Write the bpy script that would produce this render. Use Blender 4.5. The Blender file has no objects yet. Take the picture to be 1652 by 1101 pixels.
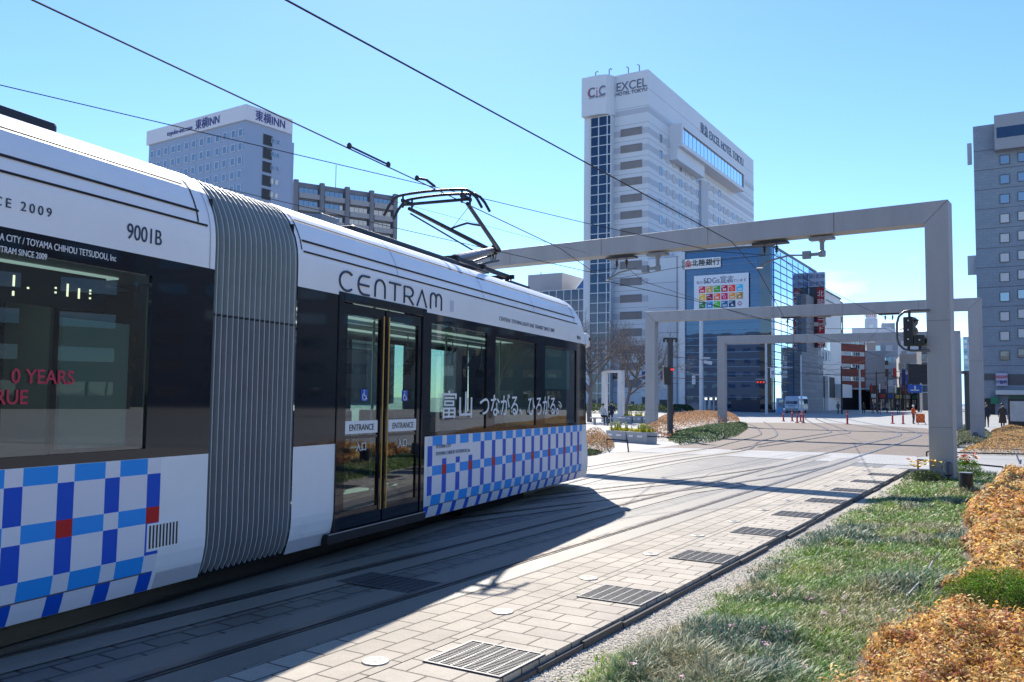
import bpy, bmesh, math, random
import numpy as np
from mathutils import Vector, Matrix
rnd = random.Random(7)
C = bpy.context.scene.collection
S = bpy.context.scene
R = math.radians

# ---------------------------------------------------------------- camera, sky, sun, exposure
PW, PH, FPX = 1652.0, 1101.0, 1380.0
PITCH, ROLL, EYE = R(3.8), R(0.7), 1.62
CX, CY = PW/2, PH/2
_F = Vector((0, math.cos(PITCH), math.sin(PITCH)))
_U0 = Vector((0, -math.sin(PITCH), math.cos(PITCH)))
_R0 = Vector((1, 0, 0))
_RT = _R0*math.cos(ROLL) + _U0*math.sin(ROLL)
_UP = -_R0*math.sin(ROLL) + _U0*math.cos(ROLL)
EYEV = Vector((0, 0, EYE))
cam = bpy.data.cameras.new('camera')
cam.sensor_width = 36; cam.lens = 36*FPX/PW
cam.clip_start = 0.05; cam.clip_end = 6000
camo = bpy.data.objects.new('camera', cam); C.objects.link(camo)
camo.matrix_world = Matrix(((_RT.x, _UP.x, -_F.x, 0), (_RT.y, _UP.y, -_F.y, 0), (_RT.z, _UP.z, -_F.z, EYE), (0, 0, 0, 1)))
S.camera = camo
SUN_EL, SUN_AZ = 41.0, -6.0          # azimuth clockwise from +Y (the camera looks along +Y)
w = bpy.data.worlds.new('World'); S.world = w; w.use_nodes = True
nt = w.node_tree; nt.nodes.clear()
sky = nt.nodes.new('ShaderNodeTexSky'); sky.sky_type = 'NISHITA'; sky.sun_disc = False
sky.sun_elevation = R(SUN_EL); sky.sun_rotation = R(SUN_AZ)
sky.air_density = 0.9; sky.dust_density = 0.15; sky.ozone_density = 3.6; sky.altitude = 600
bg = nt.nodes.new('ShaderNodeBackground'); bg.inputs[1].default_value = 0.149
wo = nt.nodes.new('ShaderNodeOutputWorld')
# a few low clouds, part of the sky itself
geo = nt.nodes.new('ShaderNodeTexCoord')
mp = nt.nodes.new('ShaderNodeMapping'); mp.inputs['Scale'].default_value = (1.0, 1.0, 3.2)
ns = nt.nodes.new('ShaderNodeTexNoise'); ns.inputs['Scale'].default_value = 5.5; ns.inputs['Detail'].default_value = 7; ns.inputs['Roughness'].default_value = .55
rp = nt.nodes.new('ShaderNodeValToRGB'); rp.color_ramp.elements[0].position = .50; rp.color_ramp.elements[1].position = .68
sx = nt.nodes.new('ShaderNodeSeparateXYZ')
mr = nt.nodes.new('ShaderNodeMapRange'); mr.inputs[1].default_value = .06; mr.inputs[2].default_value = .17; mr.inputs[3].default_value = 1; mr.inputs[4].default_value = 0
ml = nt.nodes.new('ShaderNodeMath'); ml.operation = 'MULTIPLY'
mx = nt.nodes.new('ShaderNodeMix'); mx.data_type = 'RGBA'
mx.inputs[7].default_value = (8.6, 9.0, 9.4, 1)
L = nt.links.new
L(geo.outputs['Generated'], mp.inputs[0]); L(mp.outputs[0], ns.inputs[0]); L(ns.outputs[0], rp.inputs[0])
L(geo.outputs['Generated'], sx.inputs[0]); L(sx.outputs[2], mr.inputs[0])
L(rp.outputs[0], ml.inputs[0]); L(mr.outputs[0], ml.inputs[1]); L(ml.outputs[0], mx.inputs[0])
hs = nt.nodes.new('ShaderNodeHueSaturation'); hs.inputs['Saturation'].default_value = 1.08
L(sky.outputs[0], hs.inputs['Color']); tn = nt.nodes.new('ShaderNodeMix'); tn.data_type = 'RGBA'; tn.blend_type = 'MULTIPLY'; tn.inputs[0].default_value = 1; tn.inputs[7].default_value = (.86, .95, 1.05, 1)
L(hs.outputs[0], tn.inputs[6]); L(tn.outputs[2], mx.inputs[6]); L(mx.outputs[2], bg.inputs[0]); L(bg.outputs[0], wo.inputs[0])
sl = bpy.data.lights.new('sun', 'SUN'); sl.energy = 5.0; sl.angle = R(.53); sl.color = (1, .94, .84)
so = bpy.data.objects.new('sun', sl); C.objects.link(so)
sd = Vector((math.sin(R(SUN_AZ))*math.cos(R(SUN_EL)), math.cos(R(SUN_AZ))*math.cos(R(SUN_EL)), math.sin(R(SUN_EL))))
so.rotation_euler = sd.to_track_quat('Z', 'Y').to_euler(); so.location = (0, 0, 60)
S.view_settings.view_transform = 'Standard'; S.view_settings.look = 'None'
S.view_settings.exposure = 0.68; S.view_settings.gamma = 1
S.cycles.max_bounces = 7; S.cycles.diffuse_bounces = 3; S.cycles.glossy_bounces = 4
S.cycles.transparent_max_bounces = 16; S.cycles.transmission_bounces = 4; S.cycles.caustics_reflective = False
S.cycles.sample_clamp_indirect = 6; S.cycles.use_denoising = True

# ---------------------------------------------------------------- survey helpers: picture point -> place in the world
def ray(x, y): return _RT*((x-CX)/FPX) - _UP*((y-CY)/FPX) + _F
def gp(x, y, z=0.0):
    d = ray(x, y); return EYEV + d*((z-EYE)/d.z)
def at(x, y, Y):
    d = ray(x, y); return EYEV + d*(Y/d.y)
TRK = R(31.4)
def W(mu, nu, z=0.0):                  # street grid: mu to the right of the near track, nu along it
    return Vector((mu*math.cos(TRK)+nu*math.sin(TRK), -mu*math.sin(TRK)+nu*math.cos(TRK), z))
def MN(P): return (P[0]*math.cos(TRK)-P[1]*math.sin(TRK), P[0]*math.sin(TRK)+P[1]*math.cos(TRK))

# ---------------------------------------------------------------- object helpers
def tag(o, label=None, cat=None, group=None, kind=None):
    if label: o['label'] = label
    if cat: o['category'] = cat
    if group: o['group'] = group
    if kind: o['kind'] = kind
    return o
def thing(name, label, cat, loc=(0, 0, 0), rz=0.0, group=None):
    o = bpy.data.objects.new(name, None); C.objects.link(o)
    o.location = loc; o.rotation_euler = (0, 0, rz); o.empty_display_size = .1
    return tag(o, label, cat, group)
def dup(o, parent=None):
    c = o.copy(); C.objects.link(c)
    if parent: c.parent = parent
    for ch in list(o.children): dup(ch, c)
    return c
def world_inv(o):
    m = Matrix.Identity(4)
    chain = []
    while o is not None:
        chain.append(o); o = o.parent
    for q in reversed(chain):
        m = m @ (Matrix.Translation(q.location) @ q.rotation_euler.to_matrix().to_4x4())
    return m.inverted()

class MB:
    def __init__(s): s.v = []; s.f = []; s.m = []
    def add(s, vs, fs, m=0):
        b = len(s.v); s.v += [tuple(p) for p in vs]
        for f in fs: s.f.append([b+i for i in f]); s.m.append(m)
    def quad(s, a, b, c, d, m=0): s.add([a, b, c, d], [(0, 1, 2, 3)], m)
    def poly(s, pts, m=0): s.add(pts, [tuple(range(len(pts)))], m)
    def obox(s, c, ex, ey, ez, m=0):   # centre and three half axes
        c, ex, ey, ez = Vector(c), Vector(ex), Vector(ey), Vector(ez)
        vs = [c+ex*i+ey*j+ez*k for k in (-1, 1) for j in (-1, 1) for i in (-1, 1)]
        s.add(vs, [(0, 2, 3, 1), (4, 5, 7, 6), (0, 1, 5, 4), (2, 6, 7, 3), (0, 4, 6, 2), (1, 3, 7, 5)], m)
    def box(s, x0, x1, y0, y1, z0, z1, m=0):
        s.obox(((x0+x1)/2, (y0+y1)/2, (z0+z1)/2), ((x1-x0)/2, 0, 0), (0, (y1-y0)/2, 0), (0, 0, (z1-z0)/2), m)
    def bar(s, p, q, wd, ht, m=0, up=(0, 0, 1)):
        p, q = Vector(p), Vector(q); d = (q-p); L_ = d.length; d.normalize(); u = Vector(up)
        sd_ = d.cross(u)
        if sd_.length < 1e-4: sd_ = d.cross(Vector((1, 0, 0)))
        sd_.normalize(); u = sd_.cross(d)
        s.obox((p+q)/2, sd_*(wd/2), d*(L_/2), u*(ht/2), m)
    def tube(s, pts, r, n=8, m=0, cap=True):
        pts = [Vector(p) for p in pts]
        rs = r if isinstance(r, (list, tuple)) else [r]*len(pts)
        b = len(s.v); u = None
        for i, p in enumerate(pts):
            t = (pts[min(i+1, len(pts)-1)]-pts[max(i-1, 0)]).normalized()
            if u is None:
                u = t.cross(Vector((0, 0, 1)))
                if u.length < .05: u = t.cross(Vector((1, 0, 0)))
            u = (u - t*u.dot(t)).normalized(); v = t.cross(u)
            for k in range(n):
                a = 2*math.pi*k/n; s.v.append(tuple(p+(u*math.cos(a)+v*math.sin(a))*rs[i]))
        for i in range(len(pts)-1):
            for k in range(n):
                s.f.append([b+i*n+k, b+i*n+(k+1) % n, b+(i+1)*n+(k+1) % n, b+(i+1)*n+k]); s.m.append(m)
        if cap:
            s.f.append([b+k for k in range(n)][::-1]); s.m.append(m)
            e = b+(len(pts)-1)*n; s.f.append([e+k for k in range(n)]); s.m.append(m)
    def lathe(s, prof, n=16, c=(0, 0, 0), m=0):   # prof: (r, z) list
        b = len(s.v)
        for r_, z in prof:
            for k in range(n):
                a = 2*math.pi*k/n; s.v.append((c[0]+r_*math.cos(a), c[1]+r_*math.sin(a), c[2]+z))
        for i in range(len(prof)-1):
            for k in range(n):
                s.f.append([b+i*n+k, b+i*n+(k+1) % n, b+(i+1)*n+(k+1) % n, b+(i+1)*n+k]); s.m.append(m)
        s.f.append([b+k for k in range(n)][::-1]); s.m.append(m)
        e = b+(len(prof)-1)*n; s.f.append([e+k for k in range(n)]); s.m.append(m)
    def prism(s, poly, z0, z1, m=0, mt=None):     # poly counter-clockwise in plan
        n = len(poly); vs = [(p[0], p[1], z0) for p in poly]+[(p[0], p[1], z1) for p in poly]
        fs = [(i, (i+1) % n, n+(i+1) % n, n+i) for i in range(n)]
        s.add(vs, fs+[tuple(range(n))[::-1]], m); s.add(vs[n:], [tuple(range(n))], m if mt is None else mt)
    def build(s, name, mats, parent=None, world=False, smooth=False, bevel=0, label=None):
        me = bpy.data.meshes.new(name)
        vs = s.v
        if world and parent is not None:
            mi = world_inv(parent); vs = [tuple(mi @ Vector(p)) for p in vs]
        me.from_pydata(vs, [], s.f)
        if not isinstance(mats, (list, tuple)): mats = [mats]
        for q in mats: me.materials.append(q)
        if len(mats) > 1: me.polygons.foreach_set('material_index', s.m)
        if smooth: me.polygons.foreach_set('use_smooth', [True]*len(me.polygons))
        me.update()
        o = bpy.data.objects.new(name, me); C.objects.link(o)
        if parent is not None: o.parent = parent
        if bevel:
            b = o.modifiers.new('bevel', 'BEVEL'); b.width = bevel; b.segments = 2; b.limit_method = 'ANGLE'; b.angle_limit = R(40)
        if label: o['label'] = label
        return o
def fast_mesh(name, verts, quads, mats, attr=None, smooth=False):
    me = bpy.data.meshes.new(name)
    nv, nf = len(verts), len(quads); k = quads.shape[1]
    me.vertices.add(nv); me.vertices.foreach_set('co', verts.astype(np.float32).ravel())
    me.loops.add(nf*k); me.loops.foreach_set('vertex_index', quads.astype(np.int32).ravel())
    me.polygons.add(nf); me.polygons.foreach_set('loop_start', np.arange(0, nf*k, k, dtype=np.int32))
    me.polygons.foreach_set('loop_total', np.full(nf, k, dtype=np.int32))
    me.update(calc_edges=True)
    if attr is not None:
        a = me.color_attributes.new('tint', 'FLOAT_COLOR', 'POINT')
        a.data.foreach_set('color', np.concatenate([attr, np.ones((nv, 1))], 1).astype(np.float32).ravel())
    for q in (mats if isinstance(mats, (list, tuple)) else [mats]): me.materials.append(q)
    o = bpy.data.objects.new(name, me); C.objects.link(o); return o

# ---------------------------------------------------------------- materials
MATS = {}
def mat(name, col, rough=.6, metal=0.0, spec=.5, bump=0.0, bscale=20.0, var=0.0, vscale=3.0, coat=0.0, streak=0.0, emit=None, estr=0):
    if name in MATS: return MATS[name]
    m = bpy.data.materials.new(name); m.use_nodes = True; MATS[name] = m
    t = m.node_tree; b = t.nodes['Principled BSDF']
    b.inputs['Base Color'].default_value = (*col, 1); b.inputs['Roughness'].default_value = rough
    b.inputs['Metallic'].default_value = metal; b.inputs['Specular IOR Level'].default_value = spec
    if coat: b.inputs['Coat Weight'].default_value = coat; b.inputs['Coat Roughness'].default_value = .05
    if emit: b.inputs['Emission Color'].default_value = (*emit, 1); b.inputs['Emission Strength'].default_value = estr
    if var or bump or streak:
        tc = t.nodes.new('ShaderNodeTexCoord')
    if var or streak:
        n1 = t.nodes.new('ShaderNodeTexNoise'); n1.inputs['Scale'].default_value = vscale; n1.inputs['Detail'].default_value = 6; n1.inputs['Roughness'].default_value = .65
        if streak:
            mpn = t.nodes.new('ShaderNodeMapping'); mpn.inputs['Scale'].default_value = (1, 1, streak)
            t.links.new(tc.outputs['Object'], mpn.inputs[0]); t.links.new(mpn.outputs[0], n1.inputs[0])
        else: t.links.new(tc.outputs['Object'], n1.inputs[0])
        r_ = t.nodes.new('ShaderNodeMapRange'); r_.inputs[1].default_value = .25; r_.inputs[2].default_value = .75
        r_.inputs[3].default_value = 1-var; r_.inputs[4].default_value = 1+var
        t.links.new(n1.outputs[0], r_.inputs[0])
        h = t.nodes.new('ShaderNodeVectorMath'); h.operation = 'SCALE'; h.inputs[0].default_value = col
        t.links.new(r_.outputs[0], h.inputs['Scale']); t.links.new(h.outputs[0], b.inputs['Base Color'])
        r2 = t.nodes.new('ShaderNodeMapRange'); r2.inputs[1].default_value = .3; r2.inputs[2].default_value = .7
        r2.inputs[3].default_value = max(.02, rough-.08); r2.inputs[4].default_value = min(1, rough+.08)
        t.links.new(n1.outputs[0], r2.inputs[0]); t.links.new(r2.outputs[0], b.inputs['Roughness'])
    if bump:
        n2 = t.nodes.new('ShaderNodeTexNoise'); n2.inputs['Scale'].default_value = bscale; n2.inputs['Detail'].default_value = 5
        t.links.new(tc.outputs['Object'], n2.inputs[0])
        bp = t.nodes.new('ShaderNodeBump'); bp.inputs['Strength'].default_value = bump; bp.inputs['Distance'].default_value = .02
        t.links.new(n2.outputs[0], bp.inputs['Height']); t.links.new(bp.outputs[0], b.inputs['Normal'])
    return m
def brick_mat(name, c1, c2, mortar, bw, bh, ms=.012, rot=0.0, off=.5, bump=.35, dirt=.16, rough=.8, coords='Object', scale3=None, freq=2):
    m = bpy.data.materials.new(name); m.use_nodes = True; MATS[name] = m
    t = m.node_tree; b = t.nodes['Principled BSDF']; b.inputs['Roughness'].default_value = rough
    tc = t.nodes.new('ShaderNodeTexCoord'); mpn = t.nodes.new('ShaderNodeMapping'); mpn.inputs['Rotation'].default_value = rot if isinstance(rot, tuple) else (0, 0, rot)
    t.links.new(tc.outputs[coords], mpn.inputs[0])
    br = t.nodes.new('ShaderNodeTexBrick'); br.offset = off; br.offset_frequency = freq
    br.inputs['Color1'].default_value = (*c1, 1); br.inputs['Color2'].default_value = (*c2, 1); br.inputs['Mortar'].default_value = (*mortar, 1)
    br.inputs['Scale'].default_value = 1; br.inputs['Brick Width'].default_value = bw; br.inputs['Row Height'].default_value = bh
    br.inputs['Mortar Size'].default_value = ms; br.inputs['Mortar Smooth'].default_value = .3; br.inputs['Bias'].default_value = 0
    t.links.new(mpn.outputs[0], br.inputs[0])
    n1 = t.nodes.new('ShaderNodeTexNoise'); n1.inputs['Scale'].default_value = .9; n1.inputs['Detail'].default_value = 9; n1.inputs['Roughness'].default_value = .7
    t.links.new(tc.outputs[coords], n1.inputs[0])
    n3 = t.nodes.new('ShaderNodeTexNoise'); n3.inputs['Scale'].default_value = 90; n3.inputs['Detail'].default_value = 3
    t.links.new(tc.outputs[coords], n3.inputs[0])
    ad = t.nodes.new('ShaderNodeMath'); ad.operation = 'MULTIPLY_ADD'; ad.inputs[1].default_value = .45; t.links.new(n3.outputs[0], ad.inputs[0]); t.links.new(n1.outputs[0], ad.inputs[2])
    r_ = t.nodes.new('ShaderNodeMapRange'); r_.inputs[1].default_value = .45; r_.inputs[2].default_value = 1.0; r_.inputs[3].default_value = 1-dirt; r_.inputs[4].default_value = 1+dirt
    t.links.new(ad.outputs[0], r_.inputs[0])
    h = t.nodes.new('ShaderNodeVectorMath'); h.operation = 'SCALE'
    t.links.new(br.outputs['Color'], h.inputs[0]); t.links.new(r_.outputs[0], h.inputs['Scale']); t.links.new(h.outputs[0], b.inputs['Base Color'])
    bp = t.nodes.new('ShaderNodeBump'); bp.inputs['Strength'].default_value = bump; bp.inputs['Distance'].default_value = .01; bp.invert = True
    t.links.new(br.outputs['Fac'], bp.inputs['Height']); t.links.new(bp.outputs[0], b.inputs['Normal'])
    return m
def leaf_mat(name, rough=.55, trans=.35):
    m = bpy.data.materials.new(name); m.use_nodes = True; MATS[name] = m
    t = m.node_tree; b = t.nodes['Principled BSDF']; out = t.nodes['Material Output']
    a = t.nodes.new('ShaderNodeAttribute'); a.attribute_name = 'tint'
    b.inputs['Roughness'].default_value = rough; b.inputs['Specular IOR Level'].default_value = .35
    tr = t.nodes.new('ShaderNodeBsdfTranslucent'); mxs = t.nodes.new('ShaderNodeMixShader'); mxs.inputs[0].default_value = trans
    t.links.new(a.outputs['Color'], b.inputs['Base Color']); t.links.new(a.outputs['Color'], tr.inputs[0])
    t.links.new(b.outputs[0], mxs.inputs[1]); t.links.new(tr.outputs[0], mxs.inputs[2]); t.links.new(mxs.outputs[0], out.inputs[0])
    return m
def glass_mat(name, tint, refl=.5, see=.6, rough=.01, ior=1.5):
    """tinted pane: part see-through, part mirror by Fresnel"""
    m = bpy.data.materials.new(name); m.use_nodes = True; MATS[name] = m
    t = m.node_tree; t.nodes.remove(t.nodes['Principled BSDF']); out = t.nodes['Material Output']
    tp = t.nodes.new('ShaderNodeBsdfTransparent'); tp.inputs[0].default_value = (*[c*see for c in tint], 1)
    gl = t.nodes.new('ShaderNodeBsdfGlossy'); gl.inputs['Roughness'].default_value = rough; gl.inputs[0].default_value = (.9, .95, 1, 1)
    fr = t.nodes.new('ShaderNodeFresnel'); fr.inputs[0].default_value = ior
    mm = t.nodes.new('ShaderNodeMath'); mm.operation = 'MULTIPLY_ADD'; mm.inputs[1].default_value = 1.0; mm.inputs[2].default_value = refl
    mm.use_clamp = True
    t.links.new(fr.outputs[0], mm.inputs[0])
    mxs = t.nodes.new('ShaderNodeMixShader'); t.links.new(mm.outputs[0], mxs.inputs[0])
    t.links.new(tp.outputs[0], mxs.inputs[1]); t.links.new(gl.outputs[0], mxs.inputs[2]); t.links.new(mxs.outputs[0], out.inputs[0])
    return m
def curtain_mat(name, base, refl=.35, rough=.02, wob=.012, wscale=.35, ior=1.6, gcol=(.85, .93, 1)):
    """building glass: dark body under a mirror coat, panes slightly out of true"""
    m = bpy.data.materials.new(name); m.use_nodes = True; MATS[name] = m
    t = m.node_tree; t.nodes.remove(t.nodes['Principled BSDF']); out = t.nodes['Material Output']
    df = t.nodes.new('ShaderNodeBsdfDiffuse'); df.inputs[0].default_value = (*base, 1)
    gl = t.nodes.new('ShaderNodeBsdfGlossy'); gl.inputs['Roughness'].default_value = rough; gl.inputs[0].default_value = (*gcol, 1)
    fr = t.nodes.new('ShaderNodeFresnel'); fr.inputs[0].default_value = ior
    mm = t.nodes.new('ShaderNodeMath'); mm.operation = 'MULTIPLY_ADD'; mm.inputs[1].default_value = 1.0; mm.inputs[2].default_value = refl; mm.use_clamp = True
    t.links.new(fr.outputs[0], mm.inputs[0])
    tc = t.nodes.new('ShaderNodeTexCoord'); n = t.nodes.new('ShaderNodeTexNoise'); n.inputs['Scale'].default_value = wscale; n.inputs['Detail'].default_value = 2
    t.links.new(tc.outputs['Object'], n.inputs[0])
    bp = t.nodes.new('ShaderNodeBump'); bp.inputs['Strength'].default_value = .5; bp.inputs['Distance'].default_value = wob
    t.links.new(n.outputs[0], bp.inputs['Height']); t.links.new(bp.outputs[0], gl.inputs['Normal'])
    mxs = t.nodes.new('ShaderNodeMixShader'); t.links.new(mm.outputs[0], mxs.inputs[0])
    t.links.new(df.outputs[0], mxs.inputs[1]); t.links.new(gl.outputs[0], mxs.inputs[2]); t.links.new(mxs.outputs[0], out.inputs[0])
    return m
def text(body, name, m, size, loc, ex, ey, parent=None, world=False, align='LEFT', sx=1.0, ext=.002, space=1.0, label=None, off=0.0):
    """lettering whose reading direction is ex and whose up direction is ey; turned into a mesh"""
    cu = bpy.data.curves.new(name, 'FONT'); cu.body = body; cu.size = size; cu.align_x = align; cu.extrude = ext
    cu.space_character = space; cu.offset = off
    o = bpy.data.objects.new(name, cu); C.objects.link(o)
    dg = bpy.context.evaluated_depsgraph_get(); dg.update()
    me = bpy.data.meshes.new_from_object(o.evaluated_get(dg)); bpy.data.objects.remove(o)
    me.materials.clear(); me.materials.append(m)
    ex, ey = Vector(ex).normalized(), Vector(ey).normalized(); ez = ex.cross(ey)
    M = Matrix(((ex.x*sx, ey.x, ez.x, loc[0]), (ex.y*sx, ey.y, ez.y, loc[1]), (ex.z*sx, ey.z, ez.z, loc[2]), (0, 0, 0, 1)))
    if world and parent is not None: M = world_inv(parent) @ M
    me.transform(M)
    q = bpy.data.objects.new(name, me); C.objects.link(q)
    if parent is not None: q.parent = parent
    if label: q['label'] = label
    return q

white_paint = mat('white_paint', (.78, .79, .81), .35, coat=.2, var=.03, vscale=1.5)
steel_galv = mat('galvanised_steel', (.46, .47, .47), .62, .25, bump=.08, bscale=60, var=.06, vscale=2.2)
dark_metal = mat('dark_metal', (.035, .036, .042), .45, .5)
black_paint = mat('black_paint', (.016, .016, .018), .4)
grey_metal = mat('grey_metal', (.25, .26, .27), .45, .6)
pole_white = mat('pole_white', (.55, .57, .6), .5, .1)
red_paint = mat('red_paint', (.5, .03, .03), .45)
blue_sign = mat('blue_sign', (.01, .09, .45), .4)
white_flat = mat('white_flat', (.8, .8, .8), .6)
concrete = mat('concrete', (.46, .445, .42), .85, bump=.15, bscale=40, var=.10, vscale=1.2)

# ---------------------------------------------------------------- ground
ORD = ['nearest', 'second nearest', 'third nearest', 'fourth nearest', 'fifth nearest', 'sixth nearest', 'seventh nearest', 'eighth nearest', 'ninth nearest', 'tenth nearest', 'eleventh nearest', 'twelfth nearest', 'thirteenth nearest', 'fourteenth nearest', 'fifteenth nearest', 'sixteenth nearest']
def gobj(mb, name, m, kind='structure', parent=None):
    o = mb.build(name, m, parent)
    if parent is None: o.rotation_euler = (0, 0, -TRK)
    if kind: o['kind'] = kind
    return o
asphalt = mat('asphalt_pale', (.29, .285, .275), .75, bump=.2, bscale=120, var=.10, vscale=.25)
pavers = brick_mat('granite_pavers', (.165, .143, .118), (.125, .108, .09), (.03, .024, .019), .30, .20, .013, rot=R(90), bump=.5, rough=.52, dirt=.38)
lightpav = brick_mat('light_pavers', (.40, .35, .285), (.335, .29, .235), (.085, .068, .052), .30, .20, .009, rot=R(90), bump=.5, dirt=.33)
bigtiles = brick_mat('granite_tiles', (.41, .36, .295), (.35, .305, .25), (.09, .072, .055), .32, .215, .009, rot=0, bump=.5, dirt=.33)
brownpav = brick_mat('brown_pavers', (.185, .138, .108), (.145, .108, .084), (.08, .062, .05), .30, .20, .012, rot=R(45), dirt=.2)
whitepav = brick_mat('pale_crossing_pavers', (.33, .325, .315), (.29, .285, .28), (.4, .4, .4), .30, .30, .012)
plazapav = brick_mat('plaza_tiles', (.40, .385, .36), (.36, .345, .32), (.4, .38, .36), .6, .6, .010, dirt=.10)
band_m = mat('concrete_band', (.20, .172, .138), .55, bump=.2, bscale=70, var=.13, vscale=1.6)
rail_steel = mat('rail_steel', (.17, .145, .125), .36, .8, var=.25, vscale=6)
groove_m = mat('rail_groove', (.022, .017, .015), .9)
soil_m = mat('soil', (.12, .095, .07), .95, bump=.6, bscale=30, var=.35, vscale=4)
gravel_m = mat('gravel', (.48, .43, .35), .95, bump=1.0, bscale=90, var=.45, vscale=55)

b = MB(); b.quad((-1500, -1500, -.30), (1500, -1500, -.30), (1500, 1500, -.30), (-1500, 1500, -.30))
gobj(b, 'ground', asphalt)
b = MB()
b.quad((-260, -120, 0), (-2.9, -120, 0), (-2.9, 420, 0), (-260, 420, 0))
b.quad((-2.9, 23.2, 0), (260, 23.2, 0), (260, 420, 0), (-2.9, 420, 0))
b.quad((1.7, -120, 0), (260, -120, 0), (260, 23.2, 0), (1.7, 23.2, 0))
b.quad((-2.9, -120, 0), (1.7, -120, 0), (1.7, -9, 0), (-2.9, -9, 0))
b.quad((-2.9, 23.2, -.3), (1.7, 23.2, -.3), (1.7, 23.2, 0), (-2.9, 23.2, 0)); b.quad((1.7, -9, -.3), (1.7, 23.2, -.3), (1.7, 23.2, 0), (1.7, -9, 0))
gobj(b, 'road', asphalt)
b = MB(); b.poly([(-70, -60, .004), (-10.9, -60, .004), (-10.9, 34, .004), (-13.5, 44, .004), (-22, 60, .004), (-70, 62, .004)])
gobj(b, 'plaza', plazapav)
b = MB(); b.quad((1.9, -40, .004), (30, -40, .004), (30, 21.0, .004), (1.9, 21.0, .004)); gobj(b, 'plaza', plazapav)
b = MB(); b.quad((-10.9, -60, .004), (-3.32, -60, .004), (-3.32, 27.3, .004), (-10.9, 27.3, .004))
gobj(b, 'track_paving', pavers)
b = MB(); b.quad((-4.02, -9, .008), (-3.323, -9, .008), (-3.323, 22.95, .008), (-4.02, 22.95, .008)); gobj(b, 'track_paving', lightpav)
b = MB(); b.box(-3.318, -2.66, -9, 22.95, -.3, .006)
gobj(b, 'pavement', bigtiles)
b = MB()                                                    # rough slabs make the edge of the strip uneven
nu = -9.0
while nu < 22.9:
    ln = rnd.uniform(.55, 1.15); o_ = rnd.uniform(0, .035)
    b.box(-2.662, -2.645+o_, nu+.006, min(22.94, nu+ln-.006), -.3, -.012-rnd.uniform(0, .02)); nu += ln
gobj(b, 'kerb', mat('kerb_edge', (.09, .082, .075), .9, bump=.5, bscale=30, var=.3, vscale=3))
b = MB()
jp = [(-10.9, 27.302), (-3.3, 27.302), (-2.6, 30), (-2.2, 40), (-4.4, 56), (-6.2, 61), (-13.3, 68.5), (-18, 64), (-20, 58), (-13.6, 44), (-10.95, 34)]
b.poly([(x, y, .004) for x, y in jp]); gobj(b, 'junction_paving', brownpav)
b = MB()
cp = [gp(*q) for q in [(1010, 729), (1085, 723), (1200, 727), (1336, 731), (1418, 734), (1478, 737), (1484, 752), (1450, 751), (1390, 747.5), (1273, 742), (1200, 738), (1100, 733)]]
b.poly([(*MN(p), .010) for p in cp][::-1]); gobj(b, 'crossing', whitepav)
b = MB(); b.poly([(-2.64, 23.3, .005), (14, 21.2, .005), (14, 25.6, .005), (-3.0, 27.0, .005)]); gobj(b, 'path', whitepav)

def smooth_line(pts, sub=6):
    P = [Vector((p[0], p[1], 0)) for p in pts]; out = []
    for i in range(len(P)-1):
        p0 = P[max(i-1, 0)]; p1 = P[i]; p2 = P[i+1]; p3 = P[min(i+2, len(P)-1)]
        for k in range(sub):
            t = k/sub
            out.append(.5*((2*p1)+(p2-p0)*t+(2*p0-5*p1+4*p2-p3)*t*t+(3*p1-p0-3*p2+p3)*t**3))
    out.append(P[-1]); return out
def ribbon(mb, line, o0, o1, z, m=0):
    n = len(line); A = []
    for i, p in enumerate(line):
        t = (line[min(i+1, n-1)]-line[max(i-1, 0)]).normalized(); s_ = Vector((t.y, -t.x, 0))
        A.append((p+s_*o0, p+s_*o1))
    for i in range(n-1):
        a, b_ = A[i]; c, d = A[i+1]
        mb.quad((a.x, a.y, z), (b_.x, b_.y, z), (d.x, d.y, z), (c.x, c.y, z), m)
_rz = [0]
def track(label, rails, bands=True):
    t = thing('tram_track', label, 'tram track', (0, 0, 0), -TRK)
    for pts in rails:
        ln = smooth_line(pts); _rz[0] += 1; e = _rz[0]*.0005
        bandw = MB()
        mb = MB(); ribbon(mb, ln, -.045, .012, .016+e, 0); ribbon(mb, ln, .012, .052, .016+e, 1); ribbon(mb, ln, .052, .066, .016+e, 0)
        mb.build('rail', [rail_steel, groove_m], t)
        ln = [p for p in ln if p.y < 27.2]
        if len(ln) < 3: continue
        if bands:
            ribbon(bandw, ln, -.33, -.045, .010+e); ribbon(bandw, ln, .066, .35, .010+e)
            bandw.build('bedding', band_m, t)
    return t
pm = lambda *q: [MN(gp(*p)) for p in q]
near_r = [(-4.37, -14), (-4.37, -6), (-4.37, 2), (-4.37, 9), (-4.39, 16), (-4.42, 22.4), (-4.55, 30), (-4.66, 38)]+pm((1484, 703.5), (1478, 699), (1450, 692), (1400, 683.5), (1366, 676), (1368, 673))
far_r = [(-5.43, -14), (-5.43, -6), (-5.43, 2), (-5.43, 9), (-5.45, 16), (-5.49, 22.4), (-5.62, 30)]+pm((1440, 706.5), (1452, 703), (1446, 698), (1400, 690), (1350, 681), (1328, 676))
track('straight tram track of grooved rails along the pale paving strip, curving off at the junction', [near_r, far_r])
tA = [(-5.42, 2.0), (-5.95, 5), (-6.55, 8.5), (-7.2, 12), (-7.75, 15.4), (-8.02, 18.5), (-8.17, 22.4), (-8.1, 28)]+pm((1222, 714), (1250, 705), (1252, 698), (1243, 688), (1232, 681))
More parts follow.
